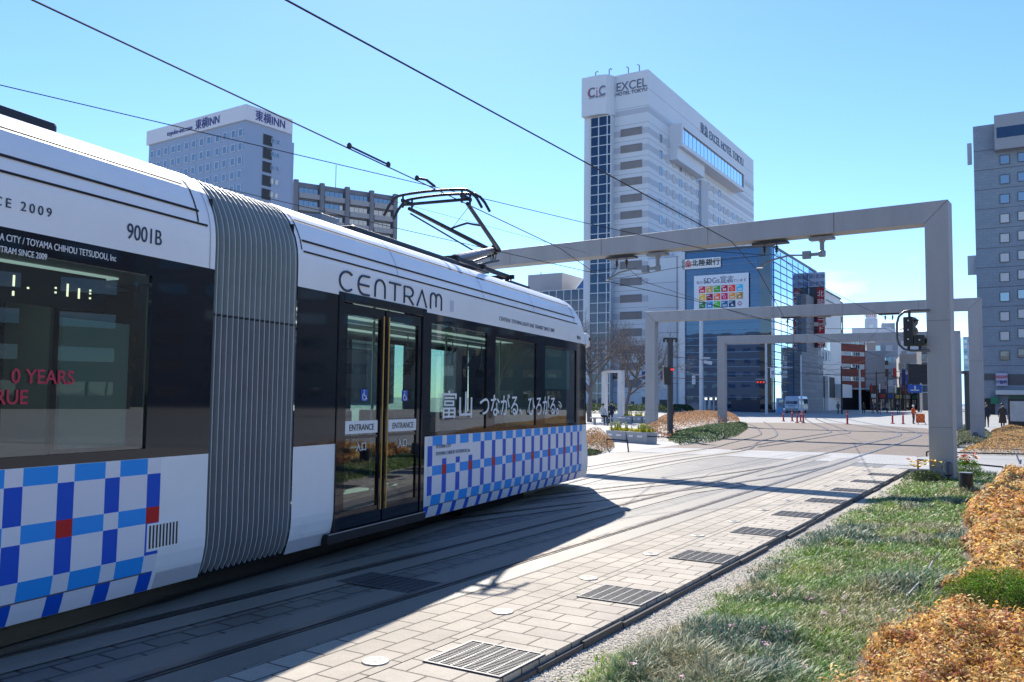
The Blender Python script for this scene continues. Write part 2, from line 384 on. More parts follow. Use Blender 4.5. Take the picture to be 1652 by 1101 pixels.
tB = [(-6.5, 2.0), (-7.02, 5), (-7.6, 8.5), (-8.25, 12), (-8.8, 15.4), (-9.1, 18.5), (-9.26, 22.4), (-9.35, 28)]+pm((1175, 716), (1224, 703), (1225, 696), (1216, 688), (1196, 681))
track('tram track running under the parked tram and bending away by the planted bed', [tA, tB])
track('short crossover of dark rails joining the two tram tracks ahead of the tram', [[(-7.2, 6.5), (-6.29, 10.95), (-5.79, 12.96), (-5.22, 15.6), (-4.75, 18.6), (-4.44, 22.3)], [(-8.2, 6.8), (-7.3, 11.3), (-6.8, 13.58), (-6.14, 16.6), (-5.8, 18.8), (-5.5, 21.6)]], True)
track('curved junction track bending left towards the red posts', [pm((1222, 722), (1282, 713), (1350, 702), (1370, 699), (1362, 694), (1330, 682), (1316, 676), (1322, 673)), pm((1180, 727), (1255, 712), (1325, 701), (1340, 698), (1333, 693), (1308, 682), (1299, 676), (1306, 673))], False)

# drain grates and round studs in the paving
def grate(label, mu, nu, wm, wn, group, cross=False):
    P = W(mu, nu, .012); t = thing('drain_grate', label, 'drain grate', P, -TRK, group)
    b = MB(); b.box(-wm/2, wm/2, -wn/2, wn/2, -.004, -.002); b.build('pit', groove_m, t)
    b = MB()
    b.box(-wm/2-.02, wm/2+.02, -wn/2-.02, -wn/2, -.004, .004); b.box(-wm/2-.02, wm/2+.02, wn/2, wn/2+.02, -.004, .004)
    b.box(-wm/2-.02, -wm/2, -wn/2, wn/2, -.004, .004); b.box(wm/2, wm/2+.02, -wn/2, wn/2, -.004, .004); b.build('frame', grate_m, t)
    b = MB(); k = int(wm/.075)
    for i in range(1, k): x = -wm/2+wm*i/k; b.box(x-.006, x+.006, -wn/2, wn/2, -.003, .003)
    k = int(wn/.026)
    for i in range(1, k): y = -wn/2+wn*i/k; b.box(-wm/2, wm/2, y-.0042, y+.0042, -.003, .0024)
    b.build('bars', grate_m, t)
grate_m = mat('grate_steel', (.11, .11, .115), .55, .5, var=.2, vscale=9)
for i in range(9):
    grate('steel drain grate in the pale paving strip beside the grass, %s to the camera' % ORD[i], -2.945, 4.55+2.06*i-(0.03*i if i > 3 else 0), .52, .50, 'drain grates along the paving strip')
grate('long slotted drain grate across the track, half in the shadow of the tram', -4.80, 5.90, .80, .42, None)
disc_m = mat('disc_metal', (.38, .35, .30), .45, .2, var=.12, vscale=12)
for i in range(14):
    P = W(-3.46, 4.12+1.46*i, .012)
    b = MB(); b.lathe([(.085, -.005), (.083, .004), (.078, .006), (.048, .006), (.046, .003), (.02, .003), (.018, .0065), (.001, .0065)], 24)
    o = b.build('paving_stud', disc_m); o.location = P
    tag(o, 'round pale stud flush in the paving beside the rail, %s to the camera' % ORD[i], 'paving stud', 'round studs along the track')

# planted bed in front: soil, gravel, grass
SEEDS = np.random.default_rng(5)
def vnoise(x, y, s, seed=0):
    x = x/s+seed*17.3; y = y/s+seed*9.1
    xi = np.floor(x).astype(int); yi = np.floor(y).astype(int); fx = x-xi; fy = y-yi
    def h(a, b_): v = np.sin(a*127.1+b_*311.7+seed*74.7)*43758.5453; return v-np.floor(v)
    fx = fx*fx*(3-2*fx); fy = fy*fy*(3-2*fy)
    return (h(xi, yi)*(1-fx)+h(xi+1, yi)*fx)*(1-fy)+(h(xi, yi+1)*(1-fx)+h(xi+1, yi+1)*fx)*fy
def soil_z(mu, nu):
    e = np.clip((mu+2.62)/1.3, 0, 1)
    return -.075+.04*e+.05*vnoise(mu, nu, 1.1, 2)*e
gx = np.linspace(-2.66, 1.72, 60); gy = np.linspace(-9, 23.25, 150)
X, Y = np.meshgrid(gx, gy); Z = soil_z(X, Y)
vv = np.stack([X, Y, Z], -1).reshape(-1, 3); nxx = len(gx)
ii = np.array([[j*nxx+i, j*nxx+i+1, (j+1)*nxx+i+1, (j+1)*nxx+i] for j in range(len(gy)-1) for i in range(nxx-1)])
o = fast_mesh('soil', vv, ii, soil_m); o.rotation_euler = (0, 0, -TRK); o['kind'] = 'structure'
# gravel: little stones along the slab edge
def stones(name, n, mu0, mu1, nu0, nu1, s0, s1):
    g = SEEDS; base = np.array([[1, 0, 0], [-1, 0, 0], [0, 1, 0], [0, -1, 0], [0, 0, 1], [0, 0, -1]], float)
    tri = np.array([[0, 2, 4], [2, 1, 4], [1, 3, 4], [3, 0, 4], [2, 0, 5], [1, 2, 5], [3, 1, 5], [0, 3, 5]])
    nu_ = nu0+(nu1-nu0)*g.random(n)**1.6; mu_ = mu0+(mu1-mu0)*g.random(n)**1.5
    s = (s0+(s1-s0)*g.random(n)**2)[:, None, None]*(0.7+.6*g.random((n, 6, 1)))
    v = base[None]*s*np.array([1, 1, .7]); an = g.random(n)*6.28; ca, sa = np.cos(an), np.sin(an)
    x = v[:, :, 0]*ca[:, None]-v[:, :, 1]*sa[:, None]; y = v[:, :, 0]*sa[:, None]+v[:, :, 1]*ca[:, None]
    v = np.stack([x+mu_[:, None], y+nu_[:, None], v[:, :, 2]+(soil_z(mu_, nu_)+.004)[:, None]], -1)
    col = (np.array([.56, .505, .42])[None]*(.55+.75*g.random((n, 1))))+g.normal(0, .012, (n, 3))
    o = fast_mesh(name, v.reshape(-1, 3), (tri[None]+6*np.arange(n)[:, None, None]).reshape(-1, 3), leaf_mat('stone_chips', .9, 0), np.clip(np.repeat(col, 6, 0), .05, 1))
    o.rotation_euler = (0, 0, -TRK); o['kind'] = 'stuff'
    tag(o, 'strip of loose pale gravel between the paving edge and the grass', 'gravel'); return o
stones('gravel', 42000, -2.645, -2.0, 3.2, 14, .005, .018)
gx2 = np.linspace(-2.655, -2.25, 8); X, Y = np.meshgrid(gx2, gy); Z = soil_z(X, Y)+.006
vv = np.stack([X, Y, Z], -1).reshape(-1, 3)
ii = np.array([[j*8+i, j*8+i+1, (j+1)*8+i+1, (j+1)*8+i] for j in range(len(gy)-1) for i in range(7)])
o = fast_mesh('ground_edge', vv, ii, gravel_m); o.rotation_euler = (0, 0, -TRK); o['kind'] = 'structure'
# ---------------------------------------------------------------- grass and ground cover
def blades(name, pts, zf, hgt, wid, tints, lean=.5, bend=.5, rz=-TRK, wind=(0, 0)):
    """pts (n,2); hgt,wid (n,); tints (n,3): three-segment curved blades"""
    g = SEEDS; n = len(pts); an = g.random(n)*6.283; dx, dy = np.cos(an), np.sin(an)
    le = lean*(.3+g.random(n)); lx = dx*le+wind[0]; ly = dy*le+wind[1]; sx_, sy_ = -dy, dx
    z0 = zf(pts[:, 0], pts[:, 1]); V_ = []
    for t, wf in ((0, 1), (.45, .85), (.8, .5), (1, .08)):
        k = hgt*t; q = bend*t*t
        px = pts[:, 0]+lx*hgt*(t*.5+q); py = pts[:, 1]+ly*hgt*(t*.5+q); pz = z0+k*(1-.28*le*t*t)
        for sgn in (-1, 1):
            V_.append(np.stack([px+sgn*sx_*wid*wf/2, py+sgn*sy_*wid*wf/2, pz], -1))
    v = np.stack(V_, 1)
    q = np.array([[0, 1, 3, 2], [2, 3, 5, 4], [4, 5, 7, 6]])
    f = (q[None]+8*np.arange(n)[:, None, None]).reshape(-1, 4)
    o = fast_mesh(name, v.reshape(-1, 3), f, leaf_mat('grass_blade', .5, .3) if 'grass_blade' not in MATS else MATS['grass_blade'], np.repeat(tints, 8, 0))
    o.rotation_euler = (0, 0, rz); return o
def leaves(name, P, size, tints, up=.5, rz=-TRK, m='shrub_leaf', aspect=.5):
    """P (n,3) leaf centres: folded two-quad leaves, random facing"""
    g = SEEDS; n = len(P)
    nrm = g.normal(0, 1, (n, 3)); nrm[:, 2] = np.abs(nrm[:, 2])+up; nrm /= np.linalg.norm(nrm, axis=1)[:, None]
    t = g.normal(0, 1, (n, 3)); t -= nrm*(t*nrm).sum(1)[:, None]; t /= np.linalg.norm(t, axis=1)[:, None]
    s = np.cross(nrm, t); L_ = size[:, None]; wd = L_*aspect
    droop = -nrm*L_*.18
    a = P-t*L_*.5; e = P+t*L_*.5+droop; mid = P
    l_ = mid+s*wd*.5+nrm*L_*.10; r_ = mid-s*wd*.5+nrm*L_*.10
    v = np.stack([a, l_, e, mid, r_], 1)
    q = np.array([[0, 3, 1], [1, 3, 2], [0, 4, 3], [3, 4, 2]])
    f = (q[None]+5*np.arange(n)[:, None, None]).reshape(-1, 3)
    o = fast_mesh(name, v.reshape(-1, 3), f, MATS[m] if m in MATS else leaf_mat(m, .42, .38), np.repeat(tints, 5, 0))
    o.rotation_euler = (0, 0, rz); return o
def inside(px, py, poly):
    r_ = np.zeros(len(px), bool); n = len(poly); j = n-1
    for i in range(n):
        xi, yi = poly[i]; xj, yj = poly[j]
        c = ((yi > py) != (yj > py)) & (px < (xj-xi)*(py-yi)/(yj-yi+1e-12)+xi); r_ ^= c; j = i
    return r_
# limit between grass and the orange shrubs, in street-grid metres
ED = [MN(gp(*q, -.05)) for q in [(1350, 1101), (1375, 1055), (1450, 1005), (1490, 955), (1530, 930), (1536, 885), (1530, 850), (1560, 818), (1590, 795), (1600, 770), (1620, 758)]]
ED = [(ED[0][0]-.1, ED[0][1]-2)]+ED
def edge_mu(nu):
    ys = np.array([p[1] for p in ED]); xs = np.array([p[0] for p in ED]); o = np.argsort(ys)
    return np.interp(nu, ys[o], xs[o])+.16*(vnoise(nu, nu*0+3, .35, 8)-.5)
def grass_field():
    g = SEEDS; n = 720000
    nu_ = 2.6+(22.6-2.6)*g.random(n)**1.9; mu_ = -2.5+6.5*g.random(n)
    e = edge_mu(nu_); gl = -2.60+.30*vnoise(nu_, nu_*0, .5, 4)+.16*vnoise(nu_, nu_*0, .17, 6)-.16*np.clip((nu_-6)/6, 0, 1)
    ok = (mu_ > gl) & (mu_ < e+.12)
    den = vnoise(mu_, nu_, .45, 11)*.6+vnoise(mu_, nu_, .13, 12)*.4
    thin = np.clip((mu_-gl)/.22, .3, 1)
    # keep density falling with distance
    dist = np.hypot(mu_, nu_); keep = g.random(n) < np.clip(6.5/dist, .34, 1)*np.clip(den*2.0, .45, 1)*thin
    ok &= keep
    mu_, nu_, den, dist = mu_[ok], nu_[ok], den[ok], dist[ok]; n = len(mu_)
    cl = vnoise(mu_, nu_, .75, 21); c2 = vnoise(mu_, nu_, .28, 22)
    tuft = np.clip((cl-.50)*5, 0, 1)                          # bluish upright tufts
    hgt = (.034+.045*den+.075*tuft*c2)*(.55+.9*g.random(n)); hgt *= np.clip((mu_+2.5)/.4, .5, 1)
    wid = (.0045+.0045*g.random(n))*np.clip(dist/6, 1, 2.6)
    blue = np.array([.085, .150, .105]); green = np.array([.145, .25, .05]); olive = np.array([.25, .235, .105]); straw = np.array([.50, .42, .25]); lime = np.array([.20, .30, .05])
    t = green[None]*(1-tuft[:, None])+blue[None]*tuft[:, None]
    dry = np.clip((vnoise(mu_, nu_, .55, 31)-.5)*3.2, 0, 1)[:, None]; t = t*(1-dry*.65)+olive[None]*dry*.65
    lm = np.clip((vnoise(mu_, nu_, .4, 33)-.66)*6, 0, 1)[:, None]; t = t*(1-lm)+lime[None]*lm
    st = g.random(n) < .10+.17*dry[:, 0]; t[st] = straw
    t = t*(.75+1.0*g.random((n, 1)))
    o = blades('grass', np.stack([mu_, nu_], -1), soil_z, hgt, wid, t, lean=1.0, bend=.6)
    tag(o, 'mixed green and straw coloured grass covering the bed beside the paving', 'grass', kind='stuff')
grass_field()
def shrub_surface(mu, nu, e, hmax=.34):
    d = np.clip(np.minimum(mu-e, 1.72-mu)/.55, 0, 1); d = np.sqrt(np.clip(d*(2-d), 0, 1))
    lump = .55+.45*(vnoise(mu, nu, .52, 41)*.6+vnoise(mu, nu, .2, 42)*.4)
    return d*hmax*lump
def tint_mix(n, keys, wts, jit=.25):
    g = SEEDS; idx = g.choice(len(keys), n, p=np.array(wts)/sum(wts)); c = np.array(keys)[idx]
    return np.clip(c*(1-jit+2*jit*g.random((n, 1)))+g.normal(0, .008, (n, 3)), .004, 1)
ORANGE = [(.70, .38, .10), (.78, .54, .17), (.60, .28, .10), (.82, .64, .30), (.54, .22, .13), (.42, .33, .11), (.17, .11, .05)]
def orange_field():
    g = SEEDS
    # shrub mounds
    cs = []
    r2 = random.Random(31)
    for _ in range(6000):
        nu = 1.8+20.2*r2.random(); e = float(edge_mu(np.array([nu]))[0]); mu = e+.38+(1.25-e)*r2.random()
        if mu > 1.5: continue
        rr = r2.uniform(.13, .30)
        if vnoise(np.array([mu]), np.array([nu]), .33, 77)[0] > .80: continue
        if all((mu-c[0])**2+(nu-c[1])**2 > (.52*(rr+c[2]))**2 for c in cs): cs.append((mu, nu, rr, r2.uniform(.14, .27)*(.75 if mu < e+.3 else 1), r2.random()))
    P1 = MN(gp(1515, 930, 0)); P2 = MN(gp(1625, 985, .1))
    cs = [c for c in cs if math.hypot(c[0]-P1[0], c[1]-P1[1]) > .36 and math.hypot(c[0]-P2[0], c[1]-P2[1]) > .62]
    LP, LT, LN, LS, tw = [], [], [], [], []
    KE = np.array(ORANGE)
    for (mu, nu, rr, hh, hue) in cs:
        d = math.hypot(mu, nu); sc = min(max(d/5.5, 1), 2.6)
        n = int(780*rr*rr/.09/sc**1.7); 
        az = g.random(n)*6.283; q = np.sqrt(g.random(n))*1.12; h = np.sqrt(np.clip(1-(q/1.15)**2, 0, 1))
        wob = 1+.18*np.sin(az*3+hue*9)
        cx_ = mu+rr*q*np.cos(az)*wob; cy_ = nu+rr*q*np.sin(az)*wob
        cz = hh*h*(1-.55*g.random(n)**3)+.06*(g.random(n)-.35)+.11*(g.random(n) < .16)*g.random(n)*h
        dr = np.stack([np.cos(az)*q*.8, np.sin(az)*q*.8, .35+h], -1)+g.normal(0, .28, (n, 3)); dr /= np.linalg.norm(dr, axis=1)[:, None]
        base = KE[g.choice(7, n, p=np.array([3.2, 3, 2.2, 2.0, .9+hue, 1.0, .5])/(12.8+hue))]*(.7+.6*g.random((n, 1)))
        m = 8
        for k in range(m):
            t = (k+.5)/m; ang = k*2.4+az
            u = np.cross(dr, np.array([.3, .5, .8])); u /= np.linalg.norm(u, axis=1)[:, None]; v = np.cross(dr, u)
            out = u*np.cos(ang)[:, None]+v*np.sin(ang)[:, None]
            p = np.stack([cx_, cy_, cz], -1)+dr*(.075*(t-.6)*sc)+out*(.017*sc)*(1.25-t*.6)
            LP.append(p); LN.append(dr*(.55+.5*t)+out*.35); LT.append(out*(1.1-.5*t)+dr*.6)
            LS.append(np.full(n, .036*sc)*(.65+.6*g.random(n))*(1.1-.35*t))
            tw.append(np.clip(base*(.75+.35*t)*(.85+.3*g.random((n, 1))), .01, 1))
    P = np.concatenate(LP); N = np.concatenate(LN); T_ = np.concatenate(LT); sz = np.concatenate(LS); tn_ = np.concatenate(tw)
    P[:, 2] += soil_z(P[:, 0], P[:, 1]); keep = (P[:, 2] > soil_z(P[:, 0], P[:, 1])+.004) & (P[:, 0] < 1.68)
    P, N, T_, sz, tn_ = P[keep], N[keep], T_[keep], sz[keep], tn_[keep]
    n = len(P); N += g.normal(0, .3, (n, 3)); N /= np.linalg.norm(N, axis=1)[:, None]; T_ -= N*(T_*N).sum(1)[:, None]; T_ /= np.linalg.norm(T_, axis=1)[:, None]+1e-9
    sd_ = np.cross(N, T_); L_ = sz[:, None]
    a = P-T_*L_*.4; e_ = P+T_*L_*.6-N*L_*.14; l_ = P+sd_*L_*.23+N*L_*.06; r_ = P-sd_*L_*.23+N*L_*.06
    vv_ = np.stack([a, l_, e_, P, r_], 1); qd = np.array([[0, 3, 1], [1, 3, 2], [0, 4, 3], [3, 4, 2]])
    o = fast_mesh('shrubbery', vv_.reshape(-1, 3), (qd[None]+5*np.arange(n)[:, None, None]).reshape(-1, 3), leaf_mat('shrub_leaf', .62, .42) if 'shrub_leaf' not in MATS else MATS['shrub_leaf'], np.repeat(tn_, 5, 0))
    o.rotation_euler = (0, 0, -TRK)
    tag(o, 'low orange and gold leaved spirea shrubs massed beyond the grass', 'shrubs', kind='stuff')
    k = 15000; nu2 = 2.3+(16-2.3)*g.random(k)**2; e0 = edge_mu(nu2); mu2 = e0+.34+(1.25-e0)*g.random(k)
    o = blades('undergrowth', np.stack([mu2, nu2], -1), soil_z, .12+.22*g.random(k), np.full(k, .005), np.repeat(np.array([[.15, .085, .05]]), k, 0)*(.5+1.0*g.random((k, 1))), lean=.5, bend=.2)
    tag(o, 'thin brown twigs showing between the orange shrub leaves', 'twigs', kind='stuff')
    print('LEAVES', n, len(cs))
orange_field()
def clump(name, label, cat, px, py, z, rad, hgt, n, keys, wts, size, aspect=.5, dome=True, group=None):
    g = SEEDS; P = gp(px, py, z); a = g.random(n)*6.283; r_ = np.sqrt(g.random(n))*rad*(1+.25*np.sin(a*5+1)); h = hgt*np.sqrt(np.clip(1-(r_/rad/1.2)**2, 0, 1))
    zz = h*(1-g.random(n)**2*.8)*(.8+.4*g.random(n))
    o = leaves(name, np.stack([r_*np.cos(a), r_*np.sin(a), zz], -1), size*(.7+.6*g.random(n)), tint_mix(n, keys, wts), up=.3, rz=0, aspect=aspect)
    o.location = P; return tag(o, label, cat, group)
GREENS = [(.10, .22, .012), (.15, .29, .02), (.07, .15, .012), (.20, .33, .05)]
clump('green_plant', 'bright green ferny clump among the orange shrubs', 'plant', 1622, 1004, -.05, .42, .36, 11000, GREENS, [2, 2, 1, 1], .022, .35)
clump('green_plant', 'small bright green sprig in the grass at the edge of the orange shrubs', 'plant', 1512, 888, -.05, .10, .12, 700, GREENS, [2, 2, 1, 1], .02, .3)
fl = clump('flowering_plant', 'green plant with red and orange poppies right of the grey post', 'flowers', 1552, 772, -.05, .42, .42, 3200, GREENS, [2, 2, 1, .5], .045, .3)
def blooms(parent, n, rad, hgt, cols, size, seed):
    r2 = random.Random(seed)
    for i in range(n):
        a = r2.random()*6.28; q = rad*math.sqrt(r2.random()); h = hgt*(.75+.4*r2.random())
        b = MB(); c = Vector((q*math.cos(a), q*math.sin(a), h))
        for k in range(6):
            t = k*1.047+r2.random(); d = Vector((math.cos(t), math.sin(t), .5)); s_ = Vector((-math.sin(t), math.cos(t), 0))
            b.poly([c, c+d*size*.6+s_*size*.45, c+d*size, c+d*size*.6-s_*size*.45])
        b.build('bloom', cols[i % len(cols)], parent)
    b = MB()
    return b
pet_r = mat('petal_red', (.62, .05, .02), .5); pet_o = mat('petal_orange', (.75, .25, .02), .5); pet_y = mat('petal_yellow', (.80, .58, .02), .5); pet_p = mat('petal_pink', (.55, .22, .42), .5); pet_w = mat('petal_white', (.75, .7, .7), .5)
blooms(fl, 22, .42, .46, [pet_r, pet_o, pet_r], .07, 1)
fy = clump('flowering_plant', 'yellow and orange poppies on grey green leaves left of the grey post', 'flowers', 1492, 778, -.05, .38, .22, 2200, [(.09, .14, .05), (.12, .17, .07)], [1, 1], .05, .25)
blooms(fy, 20, .36, .40, [pet_y, pet_y, pet_o, pet_y], .075, 2)
# pink dianthus heads: one plant each
pk = [(727, 1076, 0), (1095, 0, 0)]
for i, (px, py) in enumerate([(1235, 1038), (1231, 1014), (1308, 965), (1363, 964), (1290, 948), (1478, 892), (1362, 986), (1100, 1093), (1296, 1076), (1440, 985), (1270, 1020), (1180, 1010), (1022, 1070), (1330, 990), (1250, 960)]):
    P = gp(px, py, .06); t = thing('pink_flower', 'small pink flower head standing in the grass, %s' % ['large bloom low in the frame', 'second of the pair in the blue tuft', 'in the thick blue tuft', 'at the end of the blue tuft', 'above the blue tuft', 'by the dark gap in the shrubs', 'half sunk in grass', 'at the gravel edge', 'beside the nearest orange shrub', 'tucked under the orange leaves', 'behind the large bloom', 'amid straw coloured grass', 'nearest the gravel', 'beyond the blue tuft', 'far up the grass'][i], 'flower', (P.x, P.y, soil_z(*[np.array([q]) for q in MN(P)])[0]), 0, 'pink flowers in the grass')
    h = P.z-t.location.z; b = MB(); b.tube([(0, 0, 0), (.004, .003, h*.6), (0, 0, h)], .0013, 4); b.build('stem', mat('stem_green', (.08, .13, .05), .6), t)
    b = MB(); r2 = random.Random(i)
    for j in range(9):
        c = Vector((r2.gauss(0, .010), r2.gauss(0, .010), h+r2.gauss(0, .007)))
        for k in range(5):
            q = k*1.257+r2.random(); d = Vector((math.cos(q), math.sin(q), .3)); s_ = Vector((-math.sin(q), math.cos(q), 0)); z_ = .008
            b.poly([c, c+d*z_*.7+s_*z_*.5, c+d*z_, c+d*z_*.7-s_*z_*.5])
    b.build('bloom', pet_p, t)

# ---------------------------------------------------------------- the tram
TH = R(22.8); TD = Vector((math.sin(TH), math.cos(TH), 0)); TN = Vector((math.cos(TH), -math.sin(TH), 0))
S0 = 9.0
tram = thing('tram', 'white articulated tram with black window band and blue checked skirt, pantograph raised', 'tram', TD*S0+TN*-6.05, R(90)-TH)
def T(s, i, z): return Vector((s-S0, -1.2+i, z))
tram_white = mat('tram_white', (.80, .81, .83), .34, coat=.12, var=.05, vscale=1.2)
tram_black = mat('tram_black', (.006, .009, .016), .04, spec=.5)
tram_dark = mat('tram_underframe', (.010, .010, .012), .8, spec=.15)
seal = mat('rubber_seal', (.010, .010, .012), .6)
grp_m = mat('roof_groove', (.02, .017, .018), .9)
c_light = mat('plaid_light_blue', (.022, .30, .80), .4, spec=.3); c_blue = mat('plaid_blue', (.004, .085, .54), .4, spec=.3); c_red = mat('plaid_red', (.50, .015, .02), .4, spec=.3)
c_white = mat('plaid_white', (.72, .73, .80), .3, coat=.3)
pane_m = glass_mat('tram_glass', (.62, .86, .80), refl=.08, see=.64, ior=1.5)
LOW = [(.07, .18), (.045, .25), (.02, .34), (.004, .43), (0, .50)]
UPP = [(0, 2.62), (0, 2.80), (.004, 2.90), (.012, 2.97), (.035, 3.065), (.07, 3.15), (.12, 3.245), (.18, 3.315), (.26, 3.375), (.36, 3.425), (.50, 3.465), (.75, 3.50), (1.2, 3.52)]
def base_s(z): return float(np.interp(z, [.15, 1.1, 2.62, 2.75, 3.0, 3.3, 3.52], [15.28, 15.10, 15.05, 15.0, 14.82, 14.56, 14.25]))
def bulge(i): return .42*(1-(1-min(i, 2.4-i)/1.2)**2)
def low_i(z): return float(np.interp(z, [q[1] for q in LOW], [q[0] for q in LOW]))
def sweep(mb, prof, stas, m=0, far=True):
    """prof near side (i,z); mirrored copy on the far side as well"""
    for sgn in ((0, 1) if far else (0,)):
        for a in range(len(stas)-1):
            for k in range(len(prof)-1):
                q = []
                for (sa, kk) in ((a, k), (a+1, k), (a+1, k+1), (a, k+1)):
                    i, z = prof[kk]; s_ = stas[sa]; s_ = base_s(z)+bulge(i) if s_ == 'front' else s_
                    q.append(T(s_, i if sgn == 0 else 2.4-i, z))
                if sgn: q = q[::-1]
                mb.quad(*q, m)
NEARW_F = [(9.05, 10.66, 1.20, 2.50), (10.95, 12.54, 1.20, 2.47), (12.93, 14.52, 1.20, 2.47)]
DOOR = (7.13, 8.88)
def band(mb, s0, s1, wins, side, m, holes=()):
    z0, z1 = 1.15, 2.62; y = 0 if side == 0 else 2.4
    def cell(a, b_, c, d):
        if b_-a < 1e-4 or d-c < 1e-4: return
        q = [T(a, y, c), T(b_, y, c), T(b_, y, d), T(a, y, d)]
        mb.quad(*(q if side == 0 else q[::-1]), m)
    cur = s0
    for (a, b_, c, d) in sorted(list(wins)+[(h[0], h[1], z0, z1) for h in holes]):
        cell(cur, a, z0, z1); cell(a, b_, z0, c); cell(a, b_, d, z1); cur = b_
        t_ = .03                                             # window reveals
        if (c, d) != (z0, z1):
            yi = t_ if side == 0 else 2.4-t_
            for (p, q_, r_, s_) in (((a, c), (b_, c), 0, 0), ((a, d), (b_, d), 0, 0), ((a, c), (a, d), 0, 0), ((b_, c), (b_, d), 0, 0)):
                mb.quad(T(p[0], y, p[1]), T(q_[0], y, q_[1]), T(q_[0], yi, q_[1]), T(p[0], yi, p[1]), m)
    cell(cur, s1, z0, z1)
def pane(s0, s1, z0, z1, i, name='window', r=.07, m=None):
    b = MB(); pts = []
    for (cs, cz, a0) in ((s1-r, z0+r, -90), (s1-r, z1-r, 0), (s0+r, z1-r, 90), (s0+r, z0+r, 180)):
        for k in range(5): a = R(a0+22.5*k); pts.append(T(cs+r*math.cos(a), i, cz+r*math.sin(a)))
    b.poly(pts); return b.build(name, m or pane_m, tram)
# --- front car shell
FAR_F = [(7.13, 8.88, .5, 2.45)]+NEARW_F
b = MB()
sweep(b, LOW+[(0, 1.15)], [8.88, 9.8, 11, 12.2, 13.4, 14.4, 'front'], 0, False)
sweep(b, LOW+[(0, 1.15)], [6.44, 7.13], 0, False)
n_ = len(b.f)
for a, c in ((6.44, 9.0), (9.0, 12), (12, 14.4), (14.4, 'front')):
    for k in range(len(LOW)):
        p = (LOW+[(0, 1.15)])
        q = [T(base_s(p[kk][1]) if s_ == 'front' else s_, 2.4-p[kk][0], p[kk][1]) for s_, kk in ((a, k), (c, k), (c, k+1), (a, k+1))]
        b.quad(*q[::-1], 0)
b.build('lower_body', tram_white, tram); b = MB()
sweep(b, UPP, [6.44, 8.2, 10, 11.6, 13, 14.0, 'front'], 0); b.build('roof_shell', tram_white, tram)
b = MB(); band(b, 6.44, 7.13, [], 0, 0); b.build('window_band', tram_black, tram); b = MB(); band(b, 8.88, 15.05, NEARW_F, 0, 0); b.build('window_band', tram_black, tram); b = MB(); band(b, 6.44, 15.05, [(9.05, 10.66, 1.20, 2.50), (10.95, 12.54, 1.20, 2.47), (12.93, 14.52, 1.20, 2.47), (6.7, 8.8, 1.2, 2.48)], 1, 0)
b.build('window_band', tram_black, tram)
# nose
b = MB(); NI, NZ = 16, 22
zt = lambda i: float(np.interp(min(i, 2.4-i), [q[0] for q in UPP[2:]], [q[1] for q in UPP[2:]]))
for a in range(NI):
    for k in range(NZ):
        q = []
        for (aa, kk) in ((a, k), (a+1, k), (a+1, k+1), (a, k+1)):
            i = 2.4*aa/NI; z = .18+(zt(i)-.18)*kk/NZ
            ii_ = min(max(i, low_i(z)), 2.4-low_i(z)); q.append(T(base_s(z)+bulge(i), ii_, z))
        zc = .18+3.3*(k+.5)/NZ
        b.quad(*q, 1 if 1.2 < zc < 2.68 else 0)
b.build('cab_nose', [tram_white, tram_black], tram, smooth=True)
b = MB()
b.obox(T(15.06, -.005, 2.70), (.10, 0, -.02), (0, .05, 0), (.01, 0, .115)); b.build('camera_pod', tram_white, tram, bevel=.03)
b = MB(); b.lathe([(.03, -.01), (.03, .01)], 12, (0, 0, 0)); o = b.build('lens', black_paint, tram); o.location = T(15.09, -.06, 2.72); o.rotation_euler = (R(90), 0, 0)
# --- rear car shell
b = MB(); REAR = [(-2.9, -.6, 1.2, 2.5), (-.2, 2.1, 1.2, 2.5), (2.5, 4.72, 1.22, 2.48)]
sweep(b, LOW+[(0, 1.15)], [-3.6, -1, 1.6, 3.4, 5.36], 0); b.build('lower_body', tram_white, tram); b = MB(); sweep(b, UPP, [-3.6, -1, 1.6, 3.4, 5.36], 0)
b.poly([T(-3.6, i, z) for i, z in (LOW+[(0, 1.15)]+UPP)]+[T(-3.6, 2.4-i, z) for i, z in (LOW+[(0, 1.15)]+UPP)][::-1], 0)
b.build('roof_shell', tram_white, tram)
b = MB(); band(b, -3.6, 5.36, REAR, 0, 0); b.build('window_band', tram_black, tram); b = MB(); band(b, -3.6, 5.36, REAR, 1, 0); b.build('window_band', tram_black, tram)
for (a, c, d, e) in NEARW_F+REAR: pane(a, c, d, e, .018, r=.05); pane(a, c, d, e, 2.4-.018, r=.05)
pane(6.7, 8.8, 1.2, 2.48, 2.4-.018, r=.05)
